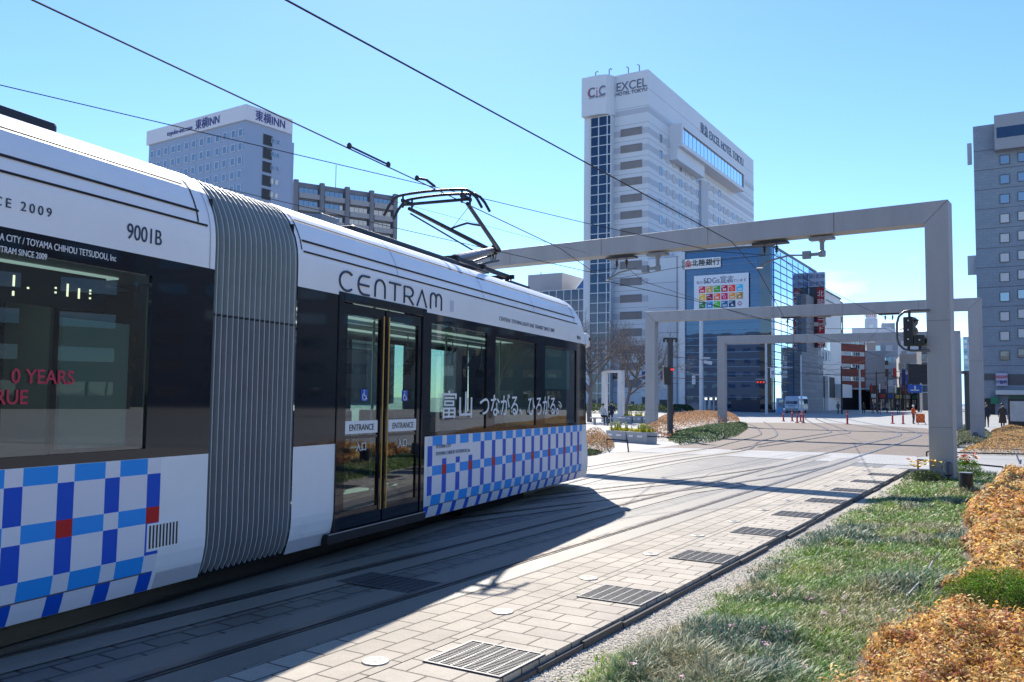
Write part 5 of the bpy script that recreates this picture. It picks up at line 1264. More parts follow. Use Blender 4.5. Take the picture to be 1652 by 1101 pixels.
# buildings round the plaza, out of the picture but mirrored in the tram and bank glass
beige = mat('station_beige', (.46, .42, .35), .7, var=.06, vscale=.1)
def plain(name, label, cx_, cy_, wx, wy, h, rz, wall, rows, cols_):
    t = thing(name, label, 'building', (cx_, cy_, 0), rz)
    b = MB(); b.box(-wx/2, wx/2, -wy/2, wy/2, -.3, h); b.build('wall', wall, t)
    for s_ in (-1, 1):
        b = MB()
        for r_ in range(rows):
            for c in range(cols_):
                x = -wx/2+wx*(c+.5)/cols_; z = h*(r_+.6)/rows; b.box(x-wx/cols_*.3, x+wx/cols_*.3, s_*wy/2-(.05 if s_ > 0 else .03), s_*wy/2+(.03 if s_ > 0 else .05), z-.75, z+.65)
        o = b.build('window', glass_w, t); o['kind'] = 'stuff'
    return t
plain('station_building', 'long dark station building facing the plaza', -62, -60, 190, 26, 27, R(-31), mat('station_dark', (.13, .135, .14), .6), 6, 34)
plain('office_building', 'beige office slab beyond the planted bed on the right', 105, 62, 60, 16, 27, R(-60), mat('slab_beige', (.42, .38, .31), .7), 8, 10)
plain('office_building', 'brown tiled office block beyond the right edge', 92, 8, 60, 18, 17, R(-85), mat('slab_brown', (.25, .21, .17), .7), 5, 7)

plain('office_building', 'unseen grey office row added beyond the right edge to darken the tram glass', 112, 112, 60, 16, 34, R(-45), mat('row_grey', (.20, .21, .23), .7), 9, 14)  # added outside the view as dark mass for the tram windows to mirror

# ---------------------------------------------------------------- steel portals over the tracks
gantry_m = mat('portal_steel', (.355, .362, .372), .6, .05, bump=.12, bscale=30, var=.13, vscale=1.6, streak=.22)
def portal(label, PR, heading, length, zt, wd, dp):
    u = hd(heading); t = thing('portal_frame', label, 'portal frame', (PR[0], PR[1], 0)); nrm = Vector((-u.y, u.x, 0))
    if nrm.y > 0: nrm = -nrm
    O = Vector((PR[0], PR[1], 0))
    def piece(name, poly):
        b = MB(); n = len(poly); A = [O+u*a+nrm*(dp/2)+Vector((0, 0, z)) for a, z in poly]; B_ = [p-nrm*dp for p in A]
        b.add(A+B_, [tuple(range(n)), tuple(range(n, 2*n))[::-1]]+[(i, n+i, n+(i+1) % n, (i+1) % n) for i in range(n)])
        return b.build(name, gantry_m, t, True, bevel=.012)
    piece('post', [(0, -.3), (0, zt-.004), (wd-.003, zt-wd), (wd-.003, -.3)])
    piece('post', [(length, -.3), (length-wd+.003, -.3), (length-wd+.003, zt-wd), (length, zt-.004)])
    for a0 in (-.14, length-wd-.14):
        b = MB(); b.obox(O+u*(a0+.14+wd/2)+Vector((0, 0, -.02)), u*(wd/2+.14), nrm*(dp/2+.14), (0, 0, .02)); b.build('base_plate', grey_metal, t, True)
        for sx_ in (-1, 1):
            for sy_ in (-1, 1):
                b = MB(); b.lathe([(.03, 0), (.03, .05), (.015, .06)], 6, O+u*(a0+.14+wd/2+sx_*(wd/2+.08))+nrm*(sy_*(dp/2+.08))); b.build('bolt', grey_metal, t, True)
        for zz in (1.1, 3.4):
            b = MB(); b.obox(O+u*(a0+.14+wd/2)+nrm*(dp/2+.001)+Vector((0, 0, zz)), u*(wd/2-.01), nrm*.0015, (0, 0, .004)); b.build('post_joint', mat('joint_dark', (.12, .12, .13), .7), t, True)
    piece('beam', [(.004, zt), (length-.004, zt), (length-wd, zt-wd+.003), (wd, zt-wd+.003)])
    b = MB()
    k = 2.4
    while k < length-2: b.obox(O+u*k+nrm*(dp/2+.001)+Vector((0, 0, zt-wd/2)), u*.006, nrm*.002, (0, 0, wd/2-.002)); k += 3.1
    b.build('beam_joint', mat('joint_dark', (.12, .12, .13), .7), t, True)
    return t, O, u, nrm
def Pb(PR, heading, a, z): u = hd(heading); return Vector((PR[0]+u.x*a, PR[1]+u.y*a, z))
G1R, G1H, G1Z = (9.53, 18.44), R(-54.1), 6.02
G2R, G2H, G2Z = (19.8, 35.9), R(-59.4), 6.07
G3R, G3H, G3Z = (26.3, 50.0), R(-61.6), 5.86
portal('nearest grey steel portal frame spanning the tracks, mitred corners', G1R, G1H, 14.2, G1Z, .48, .48)
portal('second grey steel portal frame across the tracks, past the hooked signal', G2R, G2H, 15.0, G2Z, .52, .50)
portal('farthest and smallest looking grey steel portal frame over the junction', G3R, G3H, 14.3, G3Z, .52, .50)
def on_beam(PR, heading, px):     # distance along a beam at a picture column
    lo, hi = 0, 16
    for _ in range(40):
        m = (lo+hi)/2; p = Pb(PR, heading, m, 5.5)-EYEV; x = CX+FPX*p.dot(_RT)/p.dot(_F)
        if x > px: lo = m
        else: hi = m
    return lo
def hanger(PR, heading, zt, px, label, drop=.42, reach=1.15):
    a = on_beam(PR, heading, px); u = hd(heading); z = zt-.52; P = Pb(PR, heading, a, z)
    t = thing('wire_hanger', label, 'wire bracket', P, 0, 'wire brackets under the portal beams')
    b = MB(); b.obox(P+Vector((0, 0, -.03)), u*.28, Vector((-u.y, u.x, 0))*.12, (0, 0, .03)); b.build('plate', grey_metal, t, True)
    b = MB(); b.tube([P+Vector((0, 0, -.05)), P+Vector((0, 0, -drop))], .055, 8); b.tube([P+Vector((0, 0, -.05)), P+Vector((0, 0, -.12))], [.10, .06], 8); b.build('stem', grey_metal, t, True)
    q = P+Vector((0, 0, -drop+.03)); b = MB()
    b.lathe([(.075, -.07), (.085, -.05), (.085, .06), (.07, .075)], 10, q); b.bar(q, q+u*.30, .07, .07); b.obox(q+u*.36, u*.09, Vector((-u.y, u.x, 0))*.06, (0, 0, .09)); b.build('clamp', grey_metal, t, True)
    b = MB(); b.tube([q+u*.42, q+u*(.42+reach*.3)+Vector((0, 0, .03)), q+u*(.42+reach*.65)+Vector((0, 0, -.04)), q+u*(.42+reach)+Vector((0, 0, -.22))], .022, 6)
    b.tube([q+u*(.42+reach*.95)+Vector((0, .25, -.2)), q+u*(.42+reach)+Vector((0, 0, -.22)), q+u*(.42+reach)+Vector((.05, -.3, -.26))], .02, 5)
    b.build('steady_arm', grey_metal, t, True)
    return q+u*(.42+reach)+Vector((0, 0, -.24))
def insulators(PR, heading, zt, px, label, drop=.30, n=2, gap=.3):
    a = on_beam(PR, heading, px); u = hd(heading); z = zt-.52; P = Pb(PR, heading, a, z); out = []
    t = thing('hanging_insulator', label, 'insulator', P, 0, 'insulators hanging under the portal beams')
    b = MB(); b.obox(P+Vector((0, 0, -.025)), u*.42, Vector((-u.y, u.x, 0))*.15, (0, 0, .025)); b.build('plate', dark_metal, t, True)
    for k in range(n):
        q = P+u*(gap*(k-(n-1)/2)); b = MB(); b.tube([q+Vector((0, 0, -.04)), q+Vector((0, 0, -drop))], .012, 5)
        b.lathe([(.02, -.26), (.05, -.24), (.02, -.21), (.055, -.185), (.02, -.15), (.055, -.125), (.02, -.09)], 10, q); b.build('insulator', mat('insulator_brown', (.06, .045, .045), .3), t, True)
        out.append(q+Vector((0, 0, -drop)))
    return out
h1 = hanger(G1R, G1H, G1Z, 1061, 'wire bracket with a curved arm under the nearest portal beam, left of the glass bank')
h2 = hanger(G1R, G1H, G1Z, 1326, 'wire bracket with a curved arm under the nearest portal beam, against open sky')
i1 = insulators(G1R, G1H, G1Z, 1003, 'pair of ribbed insulators under the nearest portal beam in front of the hotel tower')
i2 = insulators(G1R, G1H, G1Z, 1243, 'pair of ribbed insulators under the nearest portal beam at the corner of the glass bank')
h3 = hanger(G2R, G2H, G2Z, 1330, 'wire bracket with a curved arm under the second portal beam', .40, 1.1)
i3 = insulators(G2R, G2H, G2Z, 1276, 'pair of ribbed insulators under the second portal beam before the glass bank side', .3)
i4 = insulators(G2R, G2H, G2Z, 1434, 'pair of ribbed insulators under the second portal beam beside the hooked signal', .3)
i5 = insulators(G3R, G3H, G3Z, 1279, 'single ribbed insulator under the farthest portal beam', .5, 1)

# ---------------------------------------------------------------- overhead wires
wire_m = mat('copper_wire', (.022, .02, .022), .85, 0)
def wire(label, pts, r=.009, sag=.0, cat='overhead wire'):
    b = MB(); P = []
    for k in range(len(pts)-1):
        p, q = Vector(pts[k]), Vector(pts[k+1])
        for j in range(8): t = j/8; P.append(p.lerp(q, t)-Vector((0, 0, sag*4*t*(1-t))))
    P.append(Vector(pts[-1])); b.tube(P, r, 5); o = b.build('overhead_wire', wire_m)
    return tag(o, label, cat, 'overhead wires of the tramway')
tw_ = lambda s, z, n=-6.05: TD*s+TN*n+Vector((0, 0, z))
wire('contact wire above the tram, pressed on by the pantograph', [tw_(-8, 4.70), tw_(4.5, 4.70), tw_(11.2, 4.76), tw_(17, 4.80), h1+Vector((0, 0, 0))], .009)
wire('contact wire over the near track running from top centre to the nearest portal', [W(-4.87, -12, 4.70), W(-4.87, 16, 4.65), h2+Vector((0, 0, -.03))], .009)
wire('slack wire rising to the left edge across the lettered hotel crown', [at(-160, 100, 11), at(661, 292.7, 16.0), at(944, 360, 18.6), at(1155, 406, 20.0), i2[1]], .008)
wire('low wire passing behind the pantograph knee', [at(180, 262, 19), at(632.7, 366.8, 21), at(948.7, 438.7, 22.6), i1[1]], .008)
wire('thin dropper wire behind the pantograph arms', [at(600, 316, 20), at(774, 362, 21), at(945, 408, 22)], .004)
wire('contact wire between the first and second portals on the far track', [h1, at(1124, 486, 30), i3[1]+Vector((0, 0, -.1)), at(1420, 575, 48), at(1330, 602, 75)], .011)
wire('contact wire between the first and second portals on the near track', [h2, h3+Vector((0, 0, .05)), i4[1]+Vector((0, 0, -.35)), at(1500, 566, 58)], .011)
wire('messenger wire from the insulators in front of the hotel to the second portal', [i1[0], at(1040, 455, 25), at(1210, 512, 34), i3[0]], .008)
wire('messenger wire from the bank corner insulators to the second portal', [i2[0], at(1300, 450, 24), at(1400, 500, 34), i4[0]], .008)
wire('wire hung slack from the bank corner insulators to the first curved arm', [i1[1], h1+Vector((.1, .1, .05)), at(1160, 420, 20.5), i2[0]], .007)
wire('wire from the second portal to the farthest portal', [i3[0], i5[0], at(1236, 575, 80)], .009)
wire('wire beyond the farthest portal towards the brick building', [i4[1], at(1380, 575, 62), at(1290, 610, 95)], .009)
for k, (p, q, lb) in enumerate([(at(1080, 575, 60), at(1290, 585, 110), 'upper thin span wire crossing the glass bank at street level'), (at(1085, 610, 60), at(1236, 600, 105), 'middle thin span wire crossing the glass bank at street level'), (at(1236, 590, 105), at(1358, 605, 115), 'thin span wire from the red signal pole to the dark lamp pole'), (at(1236, 603, 105), at(1500, 596, 140), 'long thin span wire over the junction in front of the brick building'), (at(1358, 612, 115), at(1497, 604, 150), 'lower thin span wire over the side street'), (at(1293, 585, 110), at(1415, 612, 140), 'thin span wire between the two slim pale poles')]):
    wire(lb, [p, q], .022, .35)
for k, (xa, ya, Ya, xb, yb, Yb) in enumerate([(1240, 571, 104, 1360, 588, 150), (1245, 583, 104, 1400, 596, 150), (1250, 598, 104, 1345, 616, 130), (1300, 600, 110, 1470, 606, 150), (1360, 598, 116, 1462, 622, 165), (1390, 604, 116, 1500, 585, 150)]):
    wire('faint span wire over the side street, number %s counted down from the lowest portal beam' % ['one', 'two', 'three', 'four', 'five', 'six'][k], [at(xa, ya, Ya), at(xb, yb, Yb)], .02, .5)
# fittings on the contact wires
def fitting(label, pts, r, blobs):
    b = MB(); b.tube(pts, r, 8)
    o = thing('section_insulator', label, 'wire fitting', pts[0]); b.build('rod', dark_metal, o, True)
    for p in blobs:
        m = MB(); m.lathe([(.012, -.04), (.03, -.025), (.033, .015), (.015, .04)], 8, p); m.build('clamp', dark_metal, o, True)
p0, p1 = tw_(9.0, 4.775), tw_(9.95, 4.782)
fitting('thick insulator rod with two clamps on the contact wire above the tram', [p0, p0.lerp(p1, .5), p1], .014, [p0, p1])
p0, p1 = tw_(10.75, 4.79), tw_(11.3, 4.80)
fitting('short dark clip rod on the wire just above the pantograph', [p0, p0.lerp(p1, .5)+Vector((0, 0, .04)), p1], .02, [p0])

# ---------------------------------------------------------------- hooked signal on the nearest portal
sgm = mat('signal_green_black', (.018, .022, .022), .45)
aS = .0; u1 = hd(G1H)
def g1(px, y, off=.30):                      # a point just in front of the nearest portal's plane
    O = Vector((G1R[0], G1R[1], 0)); nrm = Vector((u1.y, -u1.x, 0)); nrm = -nrm if nrm.y > 0 else nrm; O = O+nrm*off
    d = ray(px, y); return EYEV+d*((O-EYEV).dot(nrm)/d.dot(nrm))
SGN = thing('hooked_signal', 'dark tram signal hanging in a hooked pipe bracket on the nearest portal post', 'signal', g1(1470, 545))
b = MB(); b.tube([g1(1500, 501), g1(1470, 501), g1(1459, 503), g1(1450, 511), g1(1447, 522), g1(1447, 545), g1(1450, 556), g1(1459, 564), g1(1470, 566), g1(1500, 566)], .026, 10); b.build('bracket', mat('bracket_grey', (.10, .11, .125), .4, .4), SGN, True, smooth=True)
def sigbox(px, y0, y1, wpx):
    b = MB(); p, q = g1(px, y0), g1(px, y1); h = (p.z-q.z); c = (p+q)/2; ww = wpx/FPX*c.y
    nrm = Vector((u1.y, -u1.x, 0)); nrm = -nrm if nrm.y > 0 else nrm
    b.obox(c, u1*(ww/2), nrm*.10, (0, 0, h/2)); return b, c, nrm, ww
b, c, nrm, ww = sigbox(1466.5, 512, 559, 15); o = b.build('head', sgm, SGN, True, bevel=.02)
b, c2, nrm, ww2 = sigbox(1484, 541, 559, 15); b.build('head', sgm, SGN, True, bevel=.02)
for y in (518, 533, 548):
    p = g1(1467, y); b = MB(); b.tube([p-nrm*.10, p-nrm*.34], [.11, .12], 12); b.build('visor', sgm, SGN, True)
    b = MB(); q = p+nrm*.11; b.tube([q, q+nrm*.02], .018, 8); b.build('bolt', pole_white, SGN, True)
p = g1(1485, 549); b = MB(); b.tube([p-nrm*.10, p-nrm*.34], [.11, .12], 12); b.build('visor', sgm, SGN, True)
b = MB(); q = p+nrm*.11; b.tube([q, q+nrm*.02], .018, 8); b.build('bolt', pole_white, SGN, True)
b = MB()
for (px, y0, y1) in ((1467, 501, 513), (1466, 558, 566), (1484, 558, 566)): b.tube([g1(px, y0, .27), g1(px, y1, .27)], .03, 8)
b.tube([g1(1472, 517), g1(1482, 517)], .02, 6); b.tube([g1(1458, 535), g1(1462, 535)], .03, 6); b.tube([g1(1452, 532), g1(1460, 530)], .012, 5)
b.build('mount', sgm, SGN, True)

# ---------------------------------------------------------------- lamps in the beds
def spot(px, y, Y, label, s=1.0):
    P = at(px, y, Y); t = thing('spotlight', label, 'spotlight', P, 0, 'spotlights at the feet of the portal posts')
    b = MB(); b.tube([(0, 0, -.30*s), (0, 0, -.10*s)], .02*s, 8); b.build('stake', black_paint, t)
    b = MB(); b.tube([(0, 0, -.15*s), (0, 0, -.12*s), (.01, .03, .11*s), (.012, .035, .125*s)], [.055*s, .085*s, .085*s, .075*s], 16); b.build('lamp_head', mat('spot_grey', (.07, .075, .09), .3, .4), t)
spot(1530, 757, 17.9, 'dark cylinder spotlight at the foot of the nearest grey post', 1.0)
spot(1573, 706, 35.0, 'dark cylinder spotlight at the foot of the second grey post', 1.5)
P = gp(1559, 803, -.1)+Vector((0, 0, .13)); t = thing('bollard_light', 'short black cylinder lamp standing in the grass by the orange shrubs', 'garden light', P)
b = MB(); b.lathe([(.115, -.05), (.115, .30), (.11, .315), (.02, .32)], 24); b.build('drum', black_paint, t)
b = MB(); b.lathe([(.12, .316), (.12, .328), (.01, .33)], 24); b.build('cap', grey_metal, t)
b = MB(); b.box(.10, .42, -.08, .08, -.02, .03); b.build('base_plate', mat('plate_green_grey', (.09, .11, .10), .6), t)
# pale cable in the gap between the shrubs
b = MB(); b.tube([gp(1462, 963, .02), gp(1478, 945, .10), gp(1490, 934, .02), gp(1505, 905, .12), gp(1517, 893, .2)], .008, 6); o = b.build('cable', mat('cable_pale', (.42, .40, .42), .5)); tag(o, 'pale cable crossing the dark gap among the orange shrubs', 'cable')
b = MB(); b.tube([gp(1462, 855, .02), gp(1480, 858, .07), gp(1505, 872, .02)], .006, 5); o = b.build('dry_stick', mat('stick_pale', (.30, .26, .21), .8)); tag(o, 'dry stick lying in the grass above the orange shrub edge', 'stick')

# ---------------------------------------------------------------- low black rails round the beds
def railing(label, top, posts, r=.022):
    t = thing('low_rail', label, 'low railing', gp(*posts[0][1]))
    b = MB(); b.tube(top, r, 6); b.build('top_rail', black_paint, t, True)
    for (a, g_) in posts:
        b = MB(); b.tube([a, gp(*g_)], r, 6); b.build('post', black_paint, t, True)
def up(px, y, h): p = gp(px, y); return p+Vector((0, 0, h))
def pair(px, ytop, ybase): g_ = gp(px, ybase); return at(px, ytop, g_.y)
p1_, p2_ = pair(1481, 742, 756), at(1700, 762, 19.5)
railing('black rail along the front edge of the pale path, running behind the nearest grey post', [p1_, at(1560, 748, 21), p2_], [(p1_, (1481, 757)), (at(1645, 756.5, 20.2), (1655, 775))])
p1_, p2_ = pair(1495, 729, 737), at(1700, 734, 25)
railing('black rail along the far edge of the pale path', [p1_, at(1560, 731, 25.6), p2_], [(p1_, (1495, 737)), (at(1639, 732, 25.2), (1646, 749))])
p1_, p2_ = pair(1012, 711, 729), at(979, 709, 26.5)
railing('black rail beside the small bed next to the tram nose', [p2_, p1_], [(p1_, (1014, 730)), (p2_, (979, 722))])
p1_, p2_ = pair(1097, 707, 718), at(1046, 704, 31)
railing('black rail in front of the orange bed by the dark pole', [p2_, p1_], [(p1_, (1097, 718)), (p2_, (1046, 714))])

# ---------------------------------------------------------------- far planted beds
def bedplants(name, label, poly_px, hmax, n, keys, wts, size, zbase=0, up_=.5, edge=.9, kind='stuff', cat='shrubs'):
    g = SEEDS; poly = [MN(gp(*q)) for q in poly_px]; xs = [p[0] for p in poly]; ys = [p[1] for p in poly]
    a = min(xs)+(max(xs)-min(xs))*g.random(n*3); b_ = min(ys)+(max(ys)-min(ys))*g.random(n*3)
    ok = inside(a, b_, poly); a, b_ = a[ok][:n], b_[ok][:n]; n = len(a)
    dmin = np.full(n, 9.0)
    for i in range(len(poly)):
        (x0, y0), (x1, y1) = poly[i-1], poly[i]; ex_, ey_ = x1-x0, y1-y0; t = np.clip(((a-x0)*ex_+(b_-y0)*ey_)/(ex_**2+ey_**2+1e-9), 0, 1)
        dmin = np.minimum(dmin, np.hypot(a-x0-t*ex_, b_-y0-t*ey_))
    h = np.sqrt(np.clip(dmin/edge, 0, 1))*hmax*(.6+.4*vnoise(a, b_, .9, 61))
    dep = g.random(n)**2; z = h*(1-dep*.7)+zbase+.04*g.random(n)
    o = leaves(name, np.stack([a, b_, z], -1), size*(.7+.6*g.random(n)), tint_mix(n, keys, wts), up=up_)
    return tag(o, label, cat, kind=kind)
FGREEN = [(.055, .105, .035), (.075, .13, .05), (.045, .08, .04), (.10, .15, .07)]
PINKO = [(.42, .20, .10), (.50, .28, .15), (.34, .14, .08), (.46, .33, .15), (.22, .15, .06)]
bedplants('ground_cover', 'dense low green ground cover rounding the corner of the left bed', [(1100, 719), (1150, 714), (1190, 704), (1207, 692), (1205, 685), (1150, 690), (1085, 700), (1078, 712)], .38, 16000, FGREEN, [2, 2, 1, 1], .085, cat='ground cover')
bedplants('shrubbery', 'mound of orange pink shrubs behind the dark pole in the left bed', [(1040, 712), (1078, 714), (1100, 702), (1160, 690), (1196, 685), (1190, 675), (1120, 672), (1062, 680), (1030, 698)], .75, 26000, PINKO, [2, 2, 1.5, 1, 1], .085)
bedplants('shrubbery', 'small patch of orange tipped shrubs beside the tram nose', [(938, 735), (968, 733), (985, 728), (992, 721), (975, 714), (930, 716)], .62, 7000, PINKO+FGREEN[:2], [2, 2, 1.5, 1, 1, .8, .8], .05, edge=.5)
bedplants('ground_cover', 'green fringe at the foot of the small bed beside the tram nose', [(936, 738), (962, 735), (972, 731), (950, 730), (934, 731)], .25, 2500, FGREEN, [2, 2, 1, 1], .05, cat='ground cover')
bedplants('ground_cover', 'grey green ground cover round the feet of the second and third grey posts', [(1544, 724), (1595, 722), (1608, 708), (1590, 694), (1545, 690)], .42, 12000, [(.13, .15, .09), (.10, .13, .06), (.17, .18, .11)], [1, 1, 1], .07, cat='ground cover')
bedplants('shrubbery', 'golden orange shrubs beyond the far black rail', [(1546, 733), (1652, 737), (1760, 742), (1760, 700), (1652, 694), (1600, 696), (1592, 712), (1570, 722)], .42, 52000, PINKO+ORANGE[:2]+[(.30, .26, .09)], [2, 2, 1.5, 1, 1, 1.5, 1, 2], .058)
bedplants('hedge', 'dark green clipped hedge along the foot of the hotel', [(930, 668), (1075, 667), (1120, 666), (1120, 664), (930, 665)], 1.1, 9000, [(.035, .07, .02), (.05, .09, .03), (.03, .055, .025)], [1, 1, 1], .22, kind='thing', cat='hedge')

# planter troughs with daffodils
trough_m = mat('trough_concrete', (.40, .41, .43), .8, bump=.2, bscale=30, var=.08, vscale=2)
def trough(label, xa, ya, xb, yb, h, wd, group, flow=True, seed=0):
    A, B_ = gp(xa, ya), gp(xb, yb); d = (B_-A); L_ = d.length; d.normalize(); n_ = Vector((-d.y, d.x, 0)); n_ = -n_ if n_.y < 0 else n_
    t = thing('planter', label, 'planter', (A+B_)/2, math.atan2(d.y, d.x), group); l2_ = L_/2
    b = MB(); tp = .04
    o_ = [(-l2_, 0), (l2_, 0), (l2_, wd), (-l2_, wd)]; i_ = [(-l2_+.06, .06), (l2_-.06, .06), (l2_-.06, wd-.06), (-l2_+.06, wd-.06)]
    bt_ = [(x*(1-.10), .05+(y-.0)*.9) for x, y in o_]
    vs = [(x, y, 0) for x, y in bt_]+[(x, y, h) for x, y in o_]+[(x, y, h) for x, y in i_]+[(x, y, h-.08) for x, y in i_]
    fs = []
    for k in range(4):
        j = (k+1) % 4
        fs += [(k, j, 4+j, 4+k), (4+k, 4+j, 8+j, 8+k), (8+k, 8+j, 12+j, 12+k)]
    b.add(vs, fs+[(12, 13, 14, 15)]); b.build('trough', trough_m, t, bevel=.01)
    b = MB(); b.box(-l2_*.72, -l2_*.3, -.012, .0, h*.55, h*.72); b.box(l2_*.1, l2_*.6, -.012, .0, h*.55, h*.72); b.build('plaque', white_flat, t)
    g = SEEDS; n = int(900*L_)
    P = np.stack([(g.random(n)-.5)*(L_-.15), .08+(wd-.16)*g.random(n), h-.05+.16*g.random(n)], -1)
    o = leaves('foliage', P, np.full(n, .07), tint_mix(n, [(.26, .32, .03), (.72, .58, .03), (.16, .22, .04)], [1.5, 2, .6]), up=.1, rz=0, aspect=.35); o.parent = t
    r2 = random.Random(seed)
    for k in range(int(14*L_)):
        x, y = (r2.random()-.5)*(L_-.2), .1+(wd-.2)*r2.random(); hh_ = .18+.22*r2.random(); m = MB()
        for j in range(5): an = r2.random()*6.28; m.tube([(x, y, h-.06), (x+.02*math.cos(an), y+.02*math.sin(an), h+hh_*.5), (x+.05*math.cos(an), y+.05*math.sin(an), h+hh_)], [.007, .009, .002], 4)
        for j in range(5): an = j*1.257; c = Vector((x, y, h+hh_*.8)); dd = Vector((math.cos(an), math.sin(an), .4))*.05; s_ = Vector((-math.sin(an), math.cos(an), 0))*.02; m.poly([c, c+dd*.6+s_, c+dd, c+dd*.6-s_], 1)
        m.build('daffodil', [mat('daffodil_leaf', (.34, .40, .06), .5), pet_y], t)
trough('grey concrete trough of yellow daffodils nearest the tram, left half', 977, 712, 1009, 714.5, .42, .55, 'concrete troughs on the plaza', seed=1)
trough('grey concrete trough of yellow daffodils touching the orange bed, right half', 1010, 714.6, 1043, 717.2, .42, .55, 'concrete troughs on the plaza', seed=2)
trough('pale trough of daffodils behind the white frame, left one', 1003, 683, 1019, 683.4, .5, .6, 'concrete troughs on the plaza', seed=3)
trough('pale trough of daffodils behind the white frame, middle one', 1020, 683.4, 1035, 683.8, .5, .6, 'concrete troughs on the plaza', seed=4)
trough('pale trough of daffodils behind the white frame, right one by the grey post', 1036, 683.8, 1051, 684.2, .5, .6, 'concrete troughs on the plaza', seed=5)

# white frame monument
A, B_ = gp(970, 681.5), gp(1003, 682.5); d = (B_-A).normalized(); t = thing('frame_monument', 'white upright rectangular frame standing on the plaza', 'monument', A, math.atan2(d.y, d.x)); L_ = (B_-A).length
fm = mat('frame_white_marble', (.66, .66, .67), .4, var=.12, vscale=1.2); hh_ = at(986, 598, A.y).z
b = MB(); b.box(0, .28, 0, .42, 0, hh_); b.build('upright', fm, t, bevel=.01); b = MB(); b.box(L_-.34, L_, 0, .42, 0, hh_); b.build('upright', fm, t, bevel=.01)
b = MB(); b.box(.282, L_-.342, .002, .418, hh_-.16, hh_-.002); b.build('lintel', fm, t); b = MB(); b.box(.282, L_-.342, .002, .418, 0, .62); b.build('sill', fm, t)

# ---------------------------------------------------------------- poles and signals
def pole(name, label, px, ybase, ytop, r, m, Y=None, cat='pole', taper=.8, group=None):
    g_ = gp(px, ybase) if Y is None else at(px, 650, Y); g_ = Vector((g_.x, g_.y, 0)); h = at(px, ytop, g_.y).z
    t = thing(name, label, cat, g_, 0, group); b = MB(); b.tube([(0, 0, -.2), (0, 0, h)], [r, r*taper], 12); b.build('shaft', m, t); return t, h
t, h = pole('lamp_pole', 'square dark pole with twin lamps and a red tram signal in the left bed', 1081, 708, 546, .125, mat('pole_dark', (.045, .05, .06), .5), taper=1)
b = MB(); b.box(-.30, .30, -.1, .1, h-.06, h+.02)
for x in (-.26, -.1, .08, .26): b.obox((x, -.02, h-.10), (.05, 0, .01), (0, .06, 0), (0, 0, .07))
b.build('lamp_bar', black_paint, t, bevel=.01)
b = MB(); b.obox((-.16, -.06, 2.62), (.13, 0, .0), (0, .12, 0), (-.02, 0, .37)); b.build('signal_box', black_paint, t, bevel=.02)
b = MB(); b.obox((.06, -.19, 2.88), (.07, 0, 0), (0, .012, 0), (0, 0, .035)); b.build('signal_lamp', mat('red_light', (.6, .02, .02), .4, emit=(1, .05, .04), estr=.5), t)
t, h = pole('street_pole', 'slim white pole close behind the dark twin lamp pole', 1078, 0, 545, .10, pole_white, 75)
t, h = pole('street_pole', 'thick pale pole with a camera in front of the glass bank', 1131.5, 0, 500, .24, pole_white, 98, taper=.9)
b = MB(); z = at(1131, 605, 98).z; b.tube([(0, 0, z), (-.9, 0, z)], .05, 6); b.box(-1.05, -.7, -.1, .1, z-1.1, z-.1); b.obox((.7, -.2, at(1131, 585, 98).z), (.45, 0, -.1), (0, .2, 0), (.03, 0, .2)); b.obox((.55, -.2, at(1131, 578, 98).z), (.4, 0, .0), (0, .2, 0), (.03, 0, .08)); b.build('camera', pole_white, t)
t, h = pole('signal_pole', 'pale pole carrying a red traffic signal and a small white name plate', 1236.5, 0, 553, .17, pole_white, 104, cat='traffic signal')
z = at(1236, 617, 104).z
b = MB(); b.tube([(0, 0, z+.35), (-1.3, -.1, z+.35)], .04, 6); b.tube([(0, 0, at(1236, 593, 104).z), (3.2, 0, at(1236, 592.5, 104).z)], .05, 6); b.build('arm', pole_white, t)
b = MB(); b.obox((-.75, -.1, z), (.56, 0, 0), (0, .12, 0), (0, 0, .20)); b.build('signal_head', black_paint, t, bevel=.03)
b = MB()
for x in (-1.12, -.75, -.38): b.lathe([(.16, -.01), (.15, .01)], 12, (0, 0, 0)) if False else b.obox((x, -.235, z), (.10, 0, .0), (0, .01, 0), (0, 0, .10), 0)
b.build('signal_lamp', MATS['red_light'], t)
b = MB(); b.box(.5, 1.05, -.06, .06, at(1236, 610, 104).z, at(1236, 594, 104).z); b.build('name_plate', white_flat, t)
o = text('富山駅', 'lettering', ink, .5, (.55, -.065, 4.5), (1, 0, 0), (0, 0, 1), t); o.location = (0, 0, 0); o.data.transform(Matrix.Translation((.0, 0, at(1236, 604, 104).z-4.5)))
t, h = pole('street_pole', 'slim pale pole rising behind the white minibus', 1293, 0, 573, .12, pole_white, 112)
def lamp_pole(label, px, ytop, Y, arm, m=None):
    t, h = pole('street_lamp', label, px, 0, ytop, .12, m or black_paint, Y, cat='street lamp', group='dark street lamps down the side street')
    b = MB(); b.tube([(0, 0, h-.3), (arm*.6, 0, h-.1), (arm, 0, h-.25)], .05, 6); b.build('arm', m or black_paint, t)
    b = MB(); b.obox((arm*1.1, 0, h-.3), (.45, 0, 0), (0, .14, 0), (0, 0, .09)); b.build('lamp_head', m or black_paint, t, bevel=.03)
    return t
lamp_pole('tall dark street lamp in front of the red brown building', 1358, 591, 116, 1.5)
lamp_pole('dark street lamp beside the grey balcony block', 1414.5, 600, 145, 1.8)
lamp_pole('dark street lamp left of the blue road sign', 1452, 609, 160, -1.6)
lamp_pole('short dark street lamp touching the blue road sign', 1461, 618, 165, 1.6)
lamp_pole('dark street lamp deep in the side street', 1432, 607, 170, 1.5)
